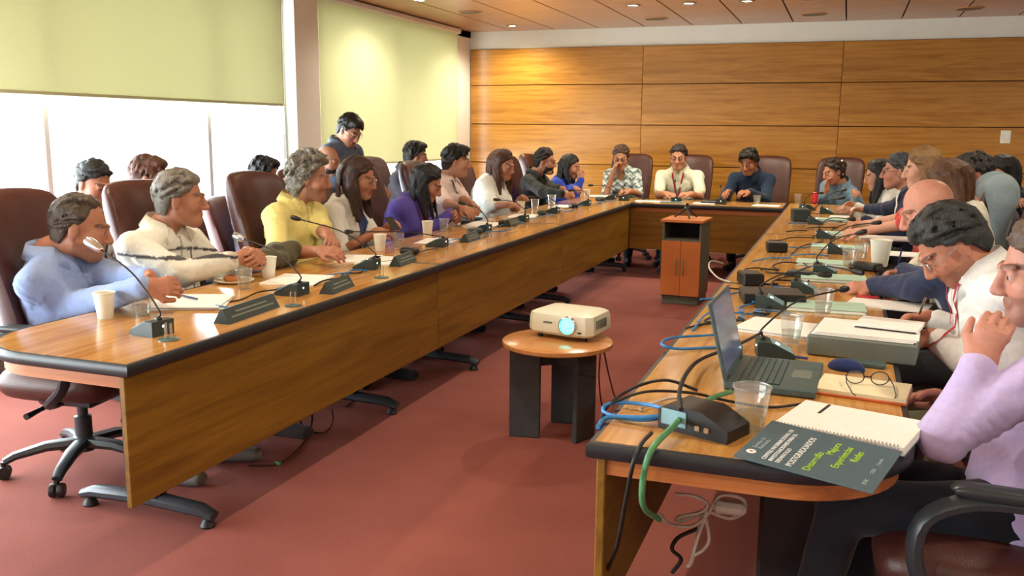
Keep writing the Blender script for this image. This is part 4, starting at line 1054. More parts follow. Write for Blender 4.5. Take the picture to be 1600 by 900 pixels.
def mic_unit(label, p, user, head=None, foam='black_plastic', sag=0.0):
    """desk microphone; user = direction (degrees) of the speaker it serves; head = where its gooseneck ends"""
    S = .74; rot = R(user - 90); t = thing('microphone_unit', label, 'microphone', (p[0], p[1], TZ), rot, 'desk microphones on the tables')
    for n in UNIT: link(n, UNIT[n], t)
    t.scale = (S, S, S); Mi = Matrix.Scale(1 / S, 4) @ Matrix.Rotation(-rot, 4, 'Z') @ Matrix.Translation((-p[0], -p[1], -TZ))
    hl = Mi @ Vector(head) if head is not None else Vector((random.uniform(-.08, .08), .22 + random.uniform(-.05, .08), .26 + random.uniform(-.08, .06)))
    s0 = Vector((0, -.06, .085)); mid = s0.lerp(hl, .45) + Vector((0, -.02, .06 - sag))
    pts = spline([s0, s0 + Vector((0, 0, .04)) if sag <= 0 else s0.lerp(mid, .2), mid, hl], 6)
    G().tube(pts, .0045, 7).build('gooseneck', 'cable_black', t)
    d = (pts[-1] - pts[-3]).normalized(); M = Matrix.Translation(hl) @ d.to_track_quat('Z', 'Y').to_matrix().to_4x4() @ Matrix.Scale(1.9 if foam == 'chrome' else 1.35, 4)
    G().lathe([(.006, -.03), (.010, -.022), (.0125, -.005), (.0135, .012), (.011, .026), (.0001, .031)], 12, M=M).build('microphone_head', foam, t)
    return t
FOAM = G().lathe([(.027, 0), (.028, .002), (.039, .096), (.0415, .098), (.0405, .101), (.037, .098), (.026, .006), (.0001, .006)], 20)
def foam_cup(label, p, s=1.0):
    o = FOAM.build('foam_cup', 'foam_white'); o.location = (p[0], p[1], TZ); o.scale = (s, s, s); tag(o, label, 'cup', 'white foam cups'); return o
def clear_cup(label, p, s=1.0, water=.5, z=TZ):
    t = thing('plastic_cup', label, 'cup', (p[0], p[1], z), 0, 'clear plastic cups')
    G().lathe([(.0001, .002), (.026, .002), (.027, .0), (.030, .03), (.0305, .032), (.037, .088), (.0395, .090), (.0395, .094), (.0365, .094)], 22, close=True).build('cup_wall', 'clear_plastic', t)
    G().lathe([(.0365, .090), (.039, .0905), (.039, .094), (.0365, .094)], 22, close=True).build('rim', 'clear_plastic', t)
    if water: G().lathe([(.0001, .004), (.025, .004), (.0255 + .009 * water, .004 + .075 * water), (.0001, .004 + .075 * water)], 18).build('water', 'water', t)
    t.scale = (s, s, s); return t
def sheet(label, p, w, h, ang_, mat='paper', th=.003, name='paper_sheet', cat='paper', n=1, group='papers on the tables', z=TZ):
    """a pile of n loose sheets, each a mesh"""
    if n == 1:
        o = G().box((0, 0, th / 2), (w, h, th), .0008).build(name, mat, None, loc=(p[0], p[1], z), rotz=R(ang_)); return tag(o, label, cat, group)
    t = thing(name, label, cat, (p[0], p[1], z), R(ang_), group)
    for k in range(n):
        G().box((0, 0, th / 2), (w, h, th), .0008).build('sheet', mat, t, loc=(random.uniform(-.008, .008), random.uniform(-.008, .008), k * (th + .0005)), rotz=random.uniform(-.06, .06))
    return t
def nameplate(label, p, L, ang_, h=.055):
    t = thing('name_plate', label, 'name plate', (p[0], p[1], TZ), R(ang_), 'dark name plates')
    G().prism([(-.035, 0), (.035, 0), (.004, h), (-.004, h)], -L / 2, L / 2, axis='x').build('body', 'unit_green', t)
    for s in (-1, 1):
        for k, z in enumerate((.40, .66)):
            M = Matrix.Translation((0, s * (.035 - .031 * z + .0008), h * z)) @ Matrix.Rotation(s * math.atan2(.031, h), 4, 'X')
            G().box((0, 0, 0), (L * (.82 - .2 * k), .0012, .007), .0004, M=M).build('lettering', 'folder_grey', t)
    return t
def acrylic_stand(label, p):
    t = thing('acrylic_stand', label, 'stand', (p[0], p[1], TZ), .4, 'small acrylic stands')
    G().lathe([(.036, 0), (.036, .003), (.03, .005), (.0001, .005)], 18).build('base', 'laptop_grey', t)
    for s in (-1, 1): G().box((s * .009, 0, .032), (.003, .022, .055), .0008).build('upright', 'clear_plastic', t)
    return t
def cable(label, pts, mat='cable_black', r=.004, name='cable', z=TZ, k=8):
    P = []
    for p in pts:
        if len(p) == 2: P.append(tp(p[0], p[1], z + r))
        elif len(p) == 3 and p[2] == 'z': P.append(tp(p[0], p[1], z + r))
        else: P.append(Vector(p))
    P = spline(P, k); c = P[0].copy()
    o = G().tube([q - c for q in P], r, 6).build(name, mat, None, smooth=60); o.location = c
    return tag(o, label, 'cable', 'cables')
def pen(label, a, b, mat='blue_item'):
    a, b = Vector(a), Vector(b); t = thing('pen', label, 'pen', a)
    d = b - a; n = d.normalized()
    G().tube([d * .12, d], .0042, 8).build('barrel', mat, t); G().tube([Vector(), d * .12], [.0008, .004], 8).build('tip', 'black_plastic', t)
    return t
# --- left table
mic_unit('desk microphone at the rounded end in front of the light blue shirt', tp(236, 521), 172, rx(147, 383, -2.52), 'chrome')
mic_unit('desk microphone in front of the embroidered shirt', tp(455, 460), 180, rx(374, 371, -2.62), 'chrome')
mic_unit('desk microphone with long stem in front of the yellow shirt', tp(572, 420), 185, rx(462, 341, -2.72))
mic_unit('desk microphone with low stem before the woman with the phone', tp(682, 385), 185, rx(545, 362, -2.62), sag=.04)
mic_unit('desk microphone by the white paper before the purple jacket', tp(752, 362), 180)
mic_unit('desk microphone before the man with lanyard on the left', tp(812, 346), 180)
mic_unit('desk microphone before the loose white blouse', tp(862, 333), 180)
mic_unit('desk microphone before the bearded man in black', tp(912, 321), 180)
mic_unit('desk microphone at the far corner before the bright blue jacket', tp(952, 312), 180)
foam_cup('white foam cup at the rounded end of the left table', tp(165, 497))
foam_cup('white foam cup before the embroidered shirt', tp(420, 434), 1.02)
foam_cup('white foam cup before the woman with the phone', tp(594, 392))
foam_cup('white foam cup before the purple jacket', tp(668, 368))
foam_cup('white foam cup before the loose white blouse', tp(814, 331), .95)
foam_cup('white foam cup at the far left corner by the bright blue jacket', tp(917, 310), .95)
clear_cup('clear cup beside the foam cup at the rounded end', tp(223, 492))
clear_cup('clear cup on the pastry plate side before the embroidered shirt', tp(382, 452))
clear_cup('clear cup before the yellow shirt', tp(518, 406))
clear_cup('clear cup right of the foam cup before the phone', tp(622, 386))
clear_cup('clear cup right of the foam cup before the purple jacket', tp(694, 362))
clear_cup('tall clear cup before the bearded man', tp(862, 321), 1.1)
clear_cup('clear cup left of the bearded man, beside the foam cup', tp(836, 327))
sheet('loose white papers below the clasped hands of the blue shirt', tp(300, 474), .30, .30, 25, n=4)
sheet('white paper before the foam cup of the embroidered shirt', tp(465, 438), .26, .30, 10, n=2)
sheet('white paper beside the name plate before the yellow shirt', tp(600, 408), .22, .30, 10, n=2)
sheet('white paper under the hands of the woman with the phone', tp(560, 405), .22, .28, 20, n=2)
sheet('white paper before the purple jacket', tp(682, 378), .22, .30, 5, n=2)
sheet('white paper before the man with lanyard on the left', tp(755, 352), .24, .32, 8, n=3)
sheet('white paper before the loose white blouse', tp(818, 338), .22, .30, 8, n=2)
sheet('white paper before the bearded man', tp(884, 323), .22, .30, 8, n=2)
sheet('white paper before the bright blue jacket', tp(935, 307), .22, .30, 12, n=2)
nameplate('long dark name plate nearest the rounded end', tp(388, 492), .36, 94)
nameplate('dark name plate before the yellow shirt', tp(527, 453), .24, 97)
nameplate('dark name plate before the purple jacket', tp(630, 412), .24, 95)
nameplate('dark name plate before the man with lanyard on the left', tp(735, 376), .24, 93)
nameplate('dark name plate before the loose white blouse', tp(800, 352), .24, 92)
acrylic_stand('small clear stand beside the microphone at the rounded end', tp(264, 531))
acrylic_stand('small clear stand at the table edge before the embroidered shirt', tp(458, 478))
acrylic_stand('small clear stand at the table edge before the yellow shirt', tp(596, 434))
p = tp(366, 441); t = thing('plate', 'round white plate with a pastry before the embroidered shirt', 'plate', (p.x, p.y, TZ))
G().lathe([(.0001, .003), (.06, .003), (.065, .0), (.092, .012), (.093, .014), (.064, .006), (.0001, .006)], 26).build('dish', 'foam_white', t)
p2 = Matrix.Translation((-.01, .0, .018)); v = Vol((-.06, -.06, -.01), (.06, .06, .04), .006)
for a in np.linspace(0, 2 * math.pi, 9)[:-1]: v.cap((.026 * math.cos(a), .026 * math.sin(a), .012), (.026 * math.cos(a + .8), .026 * math.sin(a + .8), .012), .013, .013, .006)
P, Q = v.mesh(); o = np_mesh('pastry', P, Q, lin('#b5733f'), 'cloth'); o.location = (p.x - .012, p.y, TZ + .006); tag(o, 'ring-shaped brown pastry on the white plate', 'pastry')
pen('blue pen on the loose papers of the blue shirt', tp(282, 461, TZ + .02), tp(308, 467, TZ + .02))
# dark olive jacket bundled at the yellow shirt
p = tp(452, 420); v = Vol((-.26, -.26, -.02), (.26, .26, .2), .011)
v.ell((0, 0, .04), (.11, .17, .055), .03); v.ell((-.02, .08, .07), (.08, .09, .05), .03); v.ell((.02, -.07, .06), (.075, .08, .045), .03); v.cap((-.05, -.13, .05), (.06, .12, .09), .035, .04, .02)
X, Y, Z = v.lo[0] + v.vox * np.arange(v.n[0])[:, None, None], v.lo[1] + v.vox * np.arange(v.n[1])[None, :, None], v.lo[2] + v.vox * np.arange(v.n[2])[None, None, :]
v.F = np.maximum(v.F + .006 * np.sin(X * 60 + 3 * np.sin(Y * 25)) * np.sin(Y * 45 + Z * 30), -Z).astype(np.float32)
P, Q = v.mesh(); C = np.where((snoise(P, 18, 4) > .1)[:, None], C_('#3a3a2c'), C_('#54503a')); o = np_mesh('jacket', P, Q, C, 'cloth'); o.location = (p.x - .12, p.y + .02, TZ); tag(o, 'dark olive jacket bundled on the table before the yellow shirt', 'jacket')
# phone of the woman
p = tp(613, 349, .90); o = G().box((0, 0, 0), (.06, .12, .008), .004, M=Matrix.Rotation(R(35), 4, 'X')).build('phone', 'black_plastic'); o.location = p; o.rotation_euler = (0, 0, R(60)); tag(o, 'dark phone held by the woman with glasses', 'phone')
# --- cables along the left table
random.seed(11)
def squiggle(label, a, b, n, amp, mat, r=.0035):
    A, B = tp(*a), tp(*b); d = B - A; s = Vector((-d.y, d.x, 0)).normalized(); P = []
    for k in range(n + 1): q = A.lerp(B, k / n) + s * random.uniform(-amp, amp) + d.normalized() * random.uniform(-amp, amp) * .7; q.z = TZ + r + (.012 * random.random() if 0 < k < n else 0); P.append(q)
    return cable(label, P, mat, r)
squiggle('blue cable between papers and name plate near the rounded end', (262, 470), (372, 486), 5, .03, 'cable_blue')
squiggle('black cable curling beside the long name plate', (300, 482), (450, 452), 6, .035, 'cable_black')
squiggle('blue cable before the embroidered shirt', (425, 452), (480, 456), 5, .04, 'cable_blue')
squiggle('black cable before the yellow shirt', (480, 448), (590, 418), 7, .04, 'cable_black')
squiggle('blue cable before the yellow shirt', (520, 432), (580, 424), 5, .045, 'cable_blue')
squiggle('black cable before the woman with the phone', (600, 412), (690, 388), 7, .05, 'cable_black')
squiggle('blue cable before the purple jacket', (700, 384), (790, 358), 7, .06, 'cable_blue')
squiggle('black cable before the purple jacket', (690, 380), (800, 352), 7, .06, 'cable_black')
squiggle('blue cable before the loose white blouse', (790, 356), (870, 336), 7, .07, 'cable_blue')
squiggle('black cable before the bearded man', (840, 340), (950, 313), 8, .07, 'cable_black')
squiggle('blue cable at the far end of the left row', (880, 332), (960, 313), 8, .07, 'cable_blue')
for k, (px, py, lb) in enumerate([(742, 366, 'before the purple jacket'), (788, 352, 'before the man with lanyard'), (846, 336, 'before the loose white blouse'), (896, 325, 'before the bearded man'), (938, 314, 'at the far left corner'), (640, 398, 'by the table edge before the phone')]):
    o = G().pad(.11, .075, .045, nu=8, nv=6).build('earphone_case', 'black_plastic' if k % 2 else 'unit_green', None, smooth=60); o.rotation_euler = (R(90), 0, R(70 + 20 * k)); q_ = tp(px, py); o.location = (q_.x, q_.y, TZ + .022); tag(o, ('black' if k % 2 else 'dark green') + ' rounded earphone case ' + lb, 'case')
squiggle('white earphone cord before the man with lanyard on the left', (738, 358), (782, 346), 6, .05, 'cable_white', .003)
squiggle('white earphone cord before the bearded man', (858, 334), (905, 320), 6, .06, 'cable_white', .003)
# --- head table
mic_unit('desk microphone before the woman in patterned blouse', ry(976, 300, 9.42), 92)
mic_unit('desk microphone before the man with red lanyard at the back', ry(1058, 300, 9.42), 90)
mic_unit('desk microphone before the man in dark blue', ry(1128, 300, 9.40), 90)
clear_cup('clear cup beside the man in dark blue', ry(1183, 308, 9.50), 1.0)
sheet('white paper before the woman in patterned blouse', ry(1012, 310, 9.42), .26, .2, 5)
sheet('white booklet before the man in dark blue at the back', ry(1100, 310, 9.36), .22, .18, 0, n=2)
sheet('white paper at the empty end of the head table', ry(1198, 310, 9.40), .26, .2, -5)
sheet('blue folder before the man with red lanyard at the back', ry(1050, 308, 9.38), .22, .16, 8, 'unit_panel', .012, 'folder', 'folder')
o = G().box((0, 0, .015), (.2, .15, .03), .006).build('black_case', 'black_plastic', None, loc=(*ry(1112, 309, 9.45).xy, TZ)); tag(o, 'black case beside the man in dark blue', 'case')
squiggle('black cable along the head table', (1000, 311), (1180, 316), 8, .05, 'cable_black')
# --- right table: microphones
mic_unit('big dark microphone unit right behind the laptop screen', tp(1212, 556), 10, tp(1318, 452, .90))
mic_unit('desk microphone before the bald man', tp(1258, 457), 0, tp(1340, 425, .88))
mic_unit('desk microphone between the mint folders and the foam cup', tp(1290, 428), 0)
mic_unit('desk microphone before the woman with long brown hair', tp(1310, 396), 0, tp(1370, 348, .95))
mic_unit('desk microphone before the coral top', tp(1290, 372), 0)
mic_unit('desk microphone before the navy jacket', tp(1275, 350), 0)
mic_unit('desk microphone before the girl in white', tp(1292, 334), 0)
mic_unit('desk microphone at the far right corner before the woman in denim', tp(1262, 328), 45)
mic_unit('desk microphone near the inner table edge by the black case', tp(1205, 480), 0)
# folders
def folder(label, px, py, ang_=0, mat='folder_mint', w=.22, h=.31, th=.012):
    t = thing('folder', label, 'folder', (*tp(px, py).xy, TZ), R(ang_), 'mint folders on the right table')
    G().box((0, 0, .002), (w, h, .003), .001).build('back_cover', mat, t); G().box((-.004, 0, .002 + th / 2), (w - .012, h - .012, th - .003), .001).build('papers', 'paper', t)
    G().box((0, 0, th + .002), (w, h, .003), .001, M=Matrix.Rotation(R(1), 4, 'Y')).build('front_cover', mat, t); return t
folder('mint folder under the clear cup by the white papers', 1290, 482, 92)
folder('mint folder beside the hand of the bald man', 1302, 437, 92)
folder('mint folder under the clear cup left of the foam cup', 1290, 413, 90)
folder('mint folder before the woman with long brown hair', 1308, 388, 90)
folder('mint folder before the coral top', 1318, 367, 88)
folder('mint folder before the navy jacket', 1305, 345, 88)
foam_cup('tall white foam cup before the bald man', tp(1374, 416), 1.45)
clear_cup('clear cup on the nearest mint folder', tp(1285, 497), 1.05, z=TZ + .018)
clear_cup('clear cup on the white papers behind the laptop', tp(1235, 541), 1.05, z=TZ + .012)
clear_cup('clear cup left of the white foam cup', tp(1326, 422), 1.05, z=TZ + .018)
clear_cup('clear cup behind the white foam cup', tp(1345, 405), 1.0)
clear_cup('clear cup by the red can before the woman in denim', tp(1246, 318), 1.05)
clear_cup('clear cup right of the red can at the far corner', tp(1304, 318), 1.05)
clear_cup('large clear cup of water at the near end of the right table', tp(1172, 672), 1.2, .45)
p = tp(1273, 318); t = thing('can', 'red drink can before the woman in denim', 'can', (p.x, p.y, TZ)); G().lathe([(.026, 0), (.031, .006), (.031, .105), (.026, .115)], 18).build('body', 'red', t); G().lathe([(.026, .115), (.024, .118), (.0001, .114)], 18).build('lid', 'chrome', t)
sheet('loose white papers behind the laptop under a clear cup', tp(1232, 516), .24, .33, 78, n=4)
sheet('white paper with red card by the navy sleeve', tp(1388, 478), .20, .32, 80, n=2)
o = sheet('small red card on the paper by the navy sleeve', tp(1355, 467), .06, .09, 80, 'red', .002, 'card', 'card', z=TZ + .009)
sheet('stack of white papers before the coral top', tp(1388, 374), .22, .36, 88, n=4)
sheet('white paper before the bald man beside the foam cup', tp(1415, 398), .2, .32, 80, n=2)
sheet('white paper before the girl in white', tp(1352, 327), .22, .3, 90, n=2)
sheet('white paper before the navy jacket', tp(1325, 340), .22, .3, 85, n=2)
# box file with papers
p = (tp(1350, 560) + tp(1350, 545)) / 2; a = R(-7)
t = thing('box_file', 'thick grey-green box file topped with papers', 'file', (p.x - .0, p.y + .02, TZ), a)
G().box((0, 0, .035), (.33, .27, .066), .005).build('case', 'folder_grey', t)
for k in range(3): G().box((.005 * k, .004 * k, .071 + .004 * k), (.31, .25, .0035), .001, M=Matrix.Rotation(.02 * k, 4, 'Z')).build('sheet', 'paper', t)
bf = t.location.copy()
o = sheet('white booklet lying on the box file', (bf.x + .075, bf.y + .06), .20, .16, -12, 'paper', .012, 'booklet', 'booklet', z=TZ + .083)
G().box((0, -.08, .002), (.19, .002, .004), .0005).build('spine', 'black_plastic', o)
pen('silver pen in the hand of the man in white shirt', tp(1436, 492, .83), tp(1446, 466, .93), 'chrome')
pen('blue pen in the hand of the bald man', tp(1402, 420, .80), tp(1408, 394, .92), 'blue_item')
pen('pen in the hand of the woman in denim', ry(1335, 304, 9.7), ry(1342, 295, 9.7), 'blue_item')
pen('blue pen left of the box file', tp(1232, 556, TZ + .006), tp(1262, 560, TZ + .006))
# computer mouse and glasses on the cream notebook
p = tp(1322, 578); v = Vol((-.05, -.07, -.01), (.05, .07, .05), .005); v.ell((0, 0, .006), (.034, .056, .030), .01)
Z = v.lo[2] + v.vox * np.arange(v.n[2])[None, None, :]; v.F = np.maximum(v.F, (-Z + 0 * v.F).astype(np.float32)); P, Q = v.mesh()
o = np_mesh('computer_mouse', P, Q, lin('#1c2f66'), 'cloth'); o.location = (p.x, p.y, TZ); o.rotation_euler = (0, 0, R(75)); tag(o, 'dark blue computer mouse by the cream notebook', 'mouse')
o = G().box((0, 0, .008), (.12, .05, .016), .004).build('phone', 'laptop_grey', None, loc=(*tp(1352, 572).xy, TZ), rotz=R(-5)); tag(o, 'flat grey phone behind the dark blue mouse', 'phone')
p = (tp(1290, 605) + tp(1408, 618)) / 2
t = thing('notebook', 'cream notebook with glasses lying on it', 'notebook', (p.x, p.y - .01, TZ), R(-8))
G().box((0, 0, .004), (.245, .18, .008), .002).build('back_cover', 'orange_item', t); G().box((0, 0, .013), (.24, .175, .012), .001).build('pages', 'paper_cream', t)
NBp = t.location.copy()
t = thing('reading_glasses', 'thin dark glasses folded open on the cream notebook', 'glasses', (NBp.x + .01, NBp.y + .01, TZ + .0195), R(8))
fr = G()
for s in (-1, 1):
    fr.tube([(s * .033 + .024 * math.cos(a), .002, .021 + .019 * math.sin(a)) for a in np.linspace(0, 2 * math.pi, 17)], .0016, 6, cap=False)
fr.tube([(-.010, .002, .024), (.010, .002, .024)], .0016, 6); fr.build('frame', 'black_plastic', t)
for s in (-1, 1):
    G().lathe([(.0001, 0), (.023, 0)], 14, close=True, M=Matrix.Translation((s * .033, .002, .021)) @ Matrix.Rotation(R(90), 4, 'X') @ Matrix.Diagonal((1, .8, 1, 1))).build('lens', 'clear_plastic', t)
    G().tube([(s * .058, .002, .024), (s * .062, -.04, .014), (s * .056, -.11, .004), (s * .050, -.125, .002)], .0016, 6).build('temple', 'black_plastic', t)
# laptop: screen on the aisle side, keyboard towards the seats
c = (tp(1140, 612) + tp(1272, 625) + tp(1276, 575) + tp(1158, 566)) / 4
t = thing('laptop', 'open grey laptop on the near-right table', 'laptop', (c.x + .0, c.y, TZ), R(-2))
D, Wd = .25, .345
G().box((0, 0, .013), (D, Wd, .022), .004).build('base', 'laptop_grey', t)
kb = G().box((-.03, 0, .0245), (.115, Wd - .045, .002), .0005).build('keyboard', 'laptop_key', t)
key = G().box((0, 0, .0), (.0155, .0165, .003), .001).build('key', 'laptop_grey', kb).data; first = True
for i in range(6):
    for j in range(15):
        o = [x for x in kb.children][0] if first else link('key', key, kb); first = False
        o.location = (-.075 + i * .0185, -.138 + j * .0197, .0267)
G().box((.075, .0, .0245), (.055, .095, .001), .0003).build('touchpad', 'folder_grey', t)
M = Matrix.Translation((-D / 2 + .004, 0, .022)) @ Matrix.Rotation(R(-14), 4, 'Y')
ld = G().box((0, 0, .115), (.008, Wd, .23), .003, M=M).build('lid', 'laptop_grey', t); G().box((.0048, 0, .12), (.001, Wd - .03, .20), .0003, M=M).build('display', 'screen', ld)
for y in (-.12, .12): G().tube([(-D / 2 + .002, y - .02, .024), (-D / 2 + .002, y + .02, .024)], .007, 8).build('hinge', 'black_plastic', t)
# spiral notebook hanging over the table end
A_, B_ = tp(1226, 656), tp(1416, 698); hx = (B_ - A_).normalized(); ctr = (tp(1212, 673) + tp(1400, 723)) / 2
ya = R(-16)
t = thing('spiral_notebook', 'open spiral notebook with slate cover printed in lime and white', 'notebook', (ctr.x + .004, ctr.y + .004, TZ + .004), ya)
NW, NH = .30, .235
pg = G().box((0, NH / 2 + .008, .011), (NW, NH, .021), .001).build('pages', 'paper', t); G().box((0, NH / 2 + .008, .0), (NW + .004, NH + .002, .002), .0005).build('back_cover', 'slate_cover', t)
G().box((-.085, NH - .045, .0218), (.008, .09, .0006), .0002).build('printed_bar', 'edge_black', pg)
Mc = Matrix.Translation((0, 0, .022)) @ Matrix.Rotation(R(2.5), 4, 'Y') @ Matrix.Rotation(R(5.2), 4, 'X')
fc = G().box((0, -NH / 2 - .008, .001), (NW, NH, .003), .0008, M=Mc).build('front_cover', 'slate_cover', t)
for k in range(34):
    x = -NW / 2 + .012 + k * (NW - .024) / 33
    G().tube([(x, .009 * math.cos(a), .019 + .009 * math.sin(a)) for a in np.linspace(0, 2 * math.pi, 9)], .0010, 4, cap=False).build('coil', 'chrome', t)
def cover_text(s, size, x, y, mat, al='LEFT'): return text_mesh('lettering', s, size, mat, fc, Mc @ Matrix.Translation((x, y, .003)) @ Matrix.Rotation(R(90), 4, 'Z'), al)
b0 = -NH - .0
G().lathe([(.0001, .0), (.011, .0), (.011, .0005), (.0001, .0006)], 18, M=Mc @ Matrix.Translation((-.125, b0 + .035, .003))).build('emblem', 'white_print', fc)
G().lathe([(.0001, .0), (.004, .0), (.004, .0004), (.0001, .0005)], 10, M=Mc @ Matrix.Translation((-.125, b0 + .035, .0037))).build('emblem_centre', 'orange_item', fc)
for k, s in enumerate(('Servicio de', 'Asistencia')): cover_text(s, .014, -.123 + .013 * k, b0 + .058, 'grey_print')
for k, s in enumerate(('CENTRO INTERNACIONAL DE', 'INVESTIGACIONES PARA EL', 'DESARROLLO')): cover_text(s, .0135, -.085 + .0155 * k, b0 + .014, 'white_print')
cover_text('POSTGRADUADOS', .020, -.026, b0 + .012, 'white_print')
cover_text('Desarrollo', .024, .012, b0 + .014, 'lime_print')
cover_text('Mejora', .024, .030, b0 + .118, 'lime_print'); cover_text('Experiencias', .024, .058, b0 + .060, 'lime_print'); cover_text('Redes', .024, .084, b0 + .112, 'lime_print')
for k, (s, y) in enumerate((('IDRC', .020), ('CRDI', .075), ('Canada', .125))): cover_text(s, .012, .128, b0 + y, 'grey_print')
# near-right connector box with cables
p = tp(1096, 672); t = thing('connector_box', 'black connector box with pale front at the near corner', 'connector box', (p.x, p.y, TZ), R(-22))
G().prism([(-.09, 0), (.10, 0), (.10, .03), (.03, .062), (-.07, .062), (-.09, .05)], -.055, .055, axis='y').build('housing', 'black_plastic', t)
G().box((-.045, -.057, .034), (.07, .004, .04), .002).build('pale_plate', 'unit_panel', t)
for dx in (.02, .045): G().box((dx, -.057, .022), (.014, .006, .014), .002).build('socket', 'chrome', t)
CB = p
def up(px, py, h): return tuple(tp(px, py, TZ + h))
cable('thick green cable beside the large clear cup', [up(1142, 612, .03), up(1112, 622, .03), up(1078, 640, .035), up(1050, 668, .03), up(1020, 700, .01), tuple(ry(1006, 740, 1.955)), tuple(ry(1005, 790, 1.97)), tuple(ry(1030, 812, 2.1))], 'cable_green', .0075)
cable('blue cable coiled at the near corner of the right table', [up(1062, 648, .02), up(1000, 656, .01), up(945, 645, .004), up(955, 630, .012), up(1010, 632, .02), up(1050, 645, .03), up(1010, 652, .02), up(950, 652, .01), tuple(tp(934, 668, TZ + .004))], 'cable_blue', .0055)
cable('black cable arching over the near corner', [up(1090, 610, .03), up(1040, 594, .05), up(990, 606, .03), up(952, 632, .0), up(935, 664, .004)], 'cable_black', .0045)
cable('black cable running from the coil to the laptop', [up(955, 630, .02), up(1010, 612, .03), up(1080, 614, .03), up(1130, 625, .015), up(1200, 636, .006), up(1262, 630, .006)], 'cable_black', .004)
cable('black cable rising behind the laptop screen', [up(1064, 640, .06), up(1062, 610, .06), up(1075, 580, .05), up(1098, 560, .03), up(1150, 540, .02), up(1190, 520, .02)], 'cable_black', .006)
cable('blue cable crossing behind the laptop screen', [up(1160, 542, .006), up(1110, 543, .006), up(1060, 545, .01), up(1034, 538, .02), up(1050, 528, .02), up(1105, 524, .01), up(1150, 520, .006)], 'cable_blue', .005)
cable('dark cable hanging down the near table end', [up(1018, 676, .02), up(1002, 694, .006), tuple(ry(990, 722, 1.95)), tuple(ry(978, 780, 1.97)), tuple(ry(965, 850, 2.0)), tuple(ry(950, 890, 2.05))], 'cable_black', .005)
cable('white cable beside the connector box', [up(1090, 622, .015), up(1050, 622, .02), up(1020, 630, .012), up(1000, 640, .006)], 'cable_white', .004)
# black case, more cables and small boxes in the middle of the right table
o = G().box((0, 0, .022), (.26, .20, .044), .006).build('black_case', 'black_plastic', None, loc=(*tp(1205, 470).xy, TZ), rotz=R(12)); tag(o, 'flat black case near the inner edge of the right table', 'case')
o = G().box((0, 0, .03), (.10, .14, .06), .008).build('adapter', 'black_plastic', None, loc=(*tp(1172, 444).xy, TZ), rotz=R(20)); tag(o, 'black adapter box left of the flat black case', 'adapter')
o = G().box((0, 0, .03), (.12, .12, .06), .008).build('adapter', 'black_plastic', None, loc=(*tp(1213, 393).xy, TZ), rotz=R(10)); tag(o, 'black adapter box on the inner edge half way along', 'adapter')
o = G().box((0, 0, .05), (.14, .16, .10), .008).build('adapter', 'unit_green', None, loc=(*tp(1250, 345).xy, TZ), rotz=R(10)); tag(o, 'dark control box at the far end of the right table', 'adapter')
o = G().box((0, 0, .02), (.10, .16, .04), .012).build('glasses_case', 'black_plastic', None, loc=(*tp(1352, 422).xy, TZ), rotz=R(60)); tag(o, 'small black pouch left of the white foam cup', 'pouch')
o = G().box((0, 0, .015), (.08, .12, .03), .008).build('adapter', 'unit_green', None, loc=(*tp(1250, 432).xy, TZ), rotz=R(70)); tag(o, 'small grey box left of the mint folder and navy sleeve', 'adapter')
random.seed(5)
runs = [((1085, 520), (1180, 470), 'cable_blue'), ((1110, 470), (1235, 452), 'cable_blue'), ((1140, 500), (1230, 490), 'cable_blue'), ((1150, 512), (1250, 470), 'cable_black'), ((1125, 455), (1240, 440), 'cable_black'),
        ((1160, 430), (1260, 412), 'cable_black'), ((1180, 408), (1290, 400), 'cable_blue'), ((1180, 420), (1250, 440), 'cable_black'), ((1205, 378), (1300, 370), 'cable_black'), ((1215, 388), (1290, 385), 'cable_blue'),
        ((1225, 362), (1310, 356), 'cable_black'), ((1235, 350), (1330, 348), 'cable_blue'), ((1255, 335), (1345, 338), 'cable_black'), ((1240, 398), (1330, 345), 'cable_black'), ((1190, 462), (1262, 408), 'cable_black'), ((1070, 515), (1150, 500), 'cable_black')]
where = ['by the inner edge behind the laptop', 'before the flat black case', 'in a loop behind the laptop', 'beside the white papers', 'behind the flat black case', 'left of the mint folders', 'beside the black adapter half way along', 'before the small grey box', 'along the inner edge by the coral top', 'before the coral top', 'before the navy jacket', 'at the far end by the control box', 'before the girl in white', 'running up the middle of the right table', 'between case and mint folders', 'dropping towards the inner edge']
for (a, b, m), wl_ in zip(runs, where): squiggle(('blue' if 'blue' in m else 'black') + ' cable ' + wl_, a, b, 7, .055, m, .004)
cable('pale cable looping off the inner edge towards the lectern', [tuple(tp(1142, 441)), tuple(rx(1122, 434, -.56)), tuple(rx(1108, 418, -.62)), tuple(rx(1112, 408, -.64)), tuple(rx(1130, 412, -.60))], 'cable_white', .004)
# white cable bundle under the near end
yy = 2.35
def uq(px, py, d=0): return tuple(ry(px, py, yy + d))
cable('white cable bundle tied up under the near-right table', [uq(1055, 772), uq(1085, 775), uq(1105, 787), uq(1095, 800), uq(1060, 808), uq(1062, 815, .02), uq(1095, 803, .02), uq(1104, 800), uq(1090, 840), uq(1078, 880), uq(1074, 884), uq(1082, 874, .015), uq(1098, 805, .01), uq(1108, 840), uq(1100, 858), uq(1085, 868)], 'cable_white', .005)
cable('white cable loop beside the adapter under the table', [uq(1030, 802), uq(1045, 818), uq(1080, 822), uq(1104, 806), uq(1125, 775), uq(1160, 780), uq(1162, 800, .03), uq(1140, 810), uq(1108, 800)], 'cable_white', .005)
cable('dark cable looping under the near-right table', [uq(1090, 826, .1), uq(1060, 840, .1), uq(1050, 858, .1), uq(1064, 874, .1), uq(1050, 895, .1)], 'cable_black', .006)
